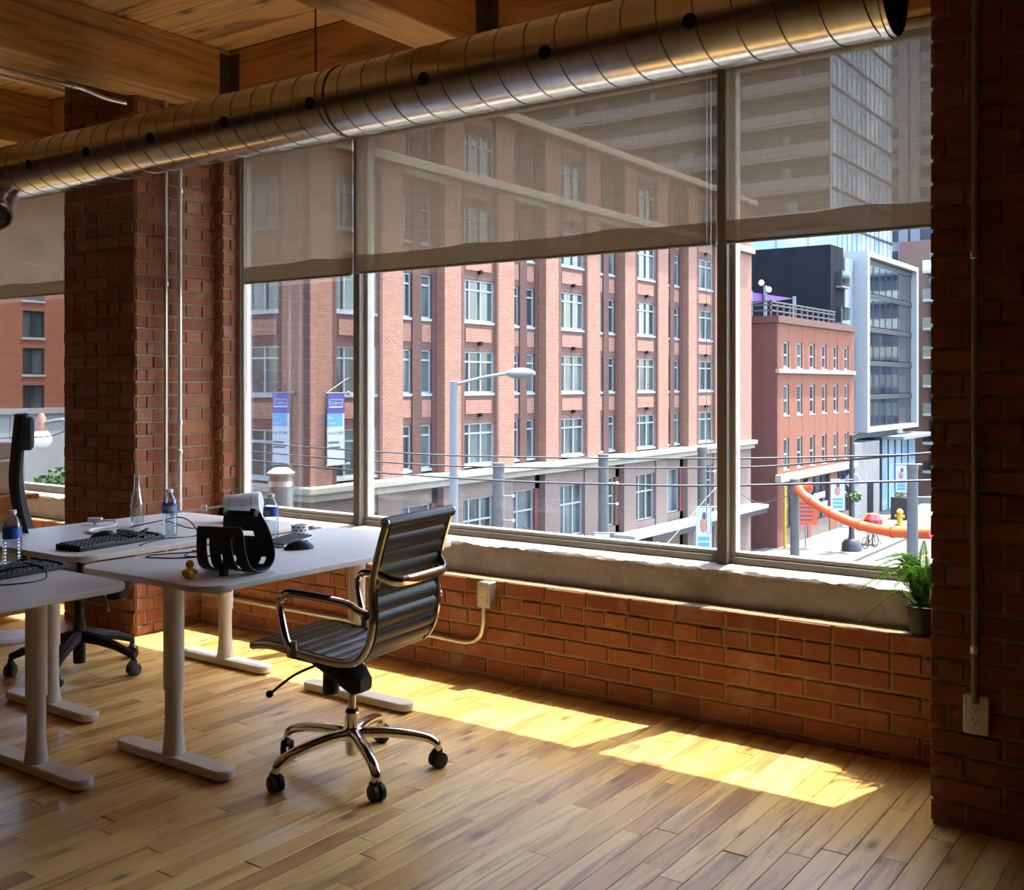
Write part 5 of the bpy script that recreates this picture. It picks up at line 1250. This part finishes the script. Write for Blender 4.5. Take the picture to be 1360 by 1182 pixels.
# pavement things
t = thing('warning_sign', 'orange temporary sign on a thin stand on the pavement', 'sign', (-23.75, 65.7, ZS + 0.14), 0.6)
box(-0.75, 0.75, -0.03, 0.03, 1.5, 3.1).build('board', 'orange', t, smooth=False)
for i in range(5): box(-0.55, 0.45, -0.035, -0.03, 1.75 + i * 0.26, 1.85 + i * 0.26).build('printed_line', 'ink', t, smooth=False)
MB().tube([(0, 0.05, 0), (0, 0.05, 1.6)], 0.04, 6).tube([(-0.5, 0.05, 0.03), (0.5, 0.05, 0.03)], 0.04, 6).build('stand', 'lamp_grey', t)
def bicycle(loc, rz):
    t = thing('cargo_bicycle', 'bicycle parked on the pavement below the yellow and red umbrella', 'bicycle', loc, rz)
    for x in (-0.55, 0.55):
        pts = [(x + 0.36 * math.cos(a), 0, 0.37 + 0.36 * math.sin(a)) for a in [2 * PI * k / 20 for k in range(21)]]
        wl = MB().tube(pts, 0.03, 6, caps=False).build('wheel', 'black_plastic', t)
        MB().tube([(x, -0.05, 0.37), (x, 0.05, 0.37)], 0.04, 8).build('axle', 'lamp_grey', wl)
    m = MB()
    for a, b in (((-0.55, 0, 0.37), (-0.1, 0, 0.35)), ((-0.1, 0, 0.35), (-0.25, 0, 0.95)), ((-0.25, 0, 0.9), (0.35, 0, 0.92)), ((-0.1, 0, 0.35), (0.38, 0, 0.8)), ((0.55, 0, 0.37), (0.33, 0, 1.05)), ((-0.55, 0, 0.37), (-0.24, 0, 0.85))): m.tube([a, b], 0.03, 6)
    m.build('bicycle_frame', 'charcoal', t)
    MB().ball((-0.27, 0, 1.0), (0.14, 0.07, 0.04), 10, 6).build('saddle', 'black_plastic', t); MB().tube([(0.3, -0.28, 1.1), (0.33, 0, 1.06), (0.3, 0.28, 1.1)], 0.025, 6).build('handlebar', 'black_plastic', t)
bicycle((-20.45, 68.2, ZS + 0.14), 1.3)
t = thing('street_umbrella', 'yellow and red umbrella shading a cart on the pavement', 'umbrella', (-20.8, 69.9, ZS + 0.14))
MB().tube([(0, 0, 0), (0, 0, 1.9)], 0.05, 6).tube([(-0.4, 0, 0), (0, 0, 1.1), (0.5, 0.2, 0.0)], 0.04, 6).build('stand', 'lamp_grey', t)
for k in range(8):
    a0, a1 = 2 * PI * k / 8, 2 * PI * (k + 1) / 8; m = MB(); vs = [(0, 0, 2.05)]
    for r_, z_ in ((0.4, 1.97), (0.62, 1.62), (0.62, 1.32)): vs += [(r_ * math.cos(a0), r_ * math.sin(a0), z_), (r_ * math.cos(a1), r_ * math.sin(a1), z_)]
    m.add(vs, [(0, 1, 2), (1, 3, 4, 2), (3, 5, 6, 4)]); m.build('canopy_panel', 'red' if 5 <= k or k == 0 else 'yellow', t, smooth=False)
t = thing('fire_hydrant', 'small yellow fire hydrant far down the pavement', 'hydrant', (-21.98, 80.5, ZS + 0.14))
MB().lathe(((0.30, 0), (0.30, 0.1), (0.2, 0.12), (0.2, 0.9), (0.26, 0.92), (0.24, 1.05), (0.1, 1.2), (0.0, 1.22)), 14, cap=False).build('body', 'yellow', t)
MB().tube([(-0.32, 0, 0.65), (0.32, 0, 0.65)], 0.11, 10).build('outlet_cap', 'yellow', t)
t = thing('planter_box', 'black planter box with shrub by the modern entrance', 'planter', (-22.9, 84.6, ZS + 0.14))
box(-0.7, 0.7, -0.7, 0.7, 0, 1.7).build('box', 'charcoal', t, smooth=False, bevel=0.03)
leaf_ball('shrub', t, (0, 0, 1.95), 0.6, 260, 5)
# vent stack on the ground of the yard just outside
t = thing('vent_stack', 'galvanised vent stack with a flat cap outside the narrow pane', 'vent', (-7.12, 6.5, ZS))
MB().lathe(((0.105, 0.0), (0.105, 9.70), (0.0, 9.70)), 24, cap=False).build('pipe', 'lamp_grey', t)
MB().lathe(((0.118, 9.70), (0.122, 9.72), (0.06, 9.765), (0.0, 9.77)), 24).build('cap', 'cream_stone', t)
MB().lathe(((0.108, 9.60), (0.108, 9.65)), 24, cap=False).build('band', 'conduit', t)
t = thing('outside_ledge', 'metal flashing ledge outside the big window', 'ledge', (-3.0, 4.43, 0.52))
box(-2.0, 2.1, 0, 0.22, -0.03, 0.0).build('flashing', 'lamp_grey', t, smooth=False)
t = thing('crumpled_paper', 'crumpled white scrap on the ledge outside the narrow pane', 'litter', (-4.52, 4.53, 0.52))
m = MB(); r = random.Random(3)
for x, y, z_, rr in ((-0.03, 0, 0.02, 0.022), (0.02, 0.01, 0.022, 0.024), (0.0, -0.02, 0.045, 0.018), (0.05, 0, 0.018, 0.016)): m.ball((x, y, z_), rr, 7, 5)
m.build('scrap', 'white_plastic', t, smooth=False)
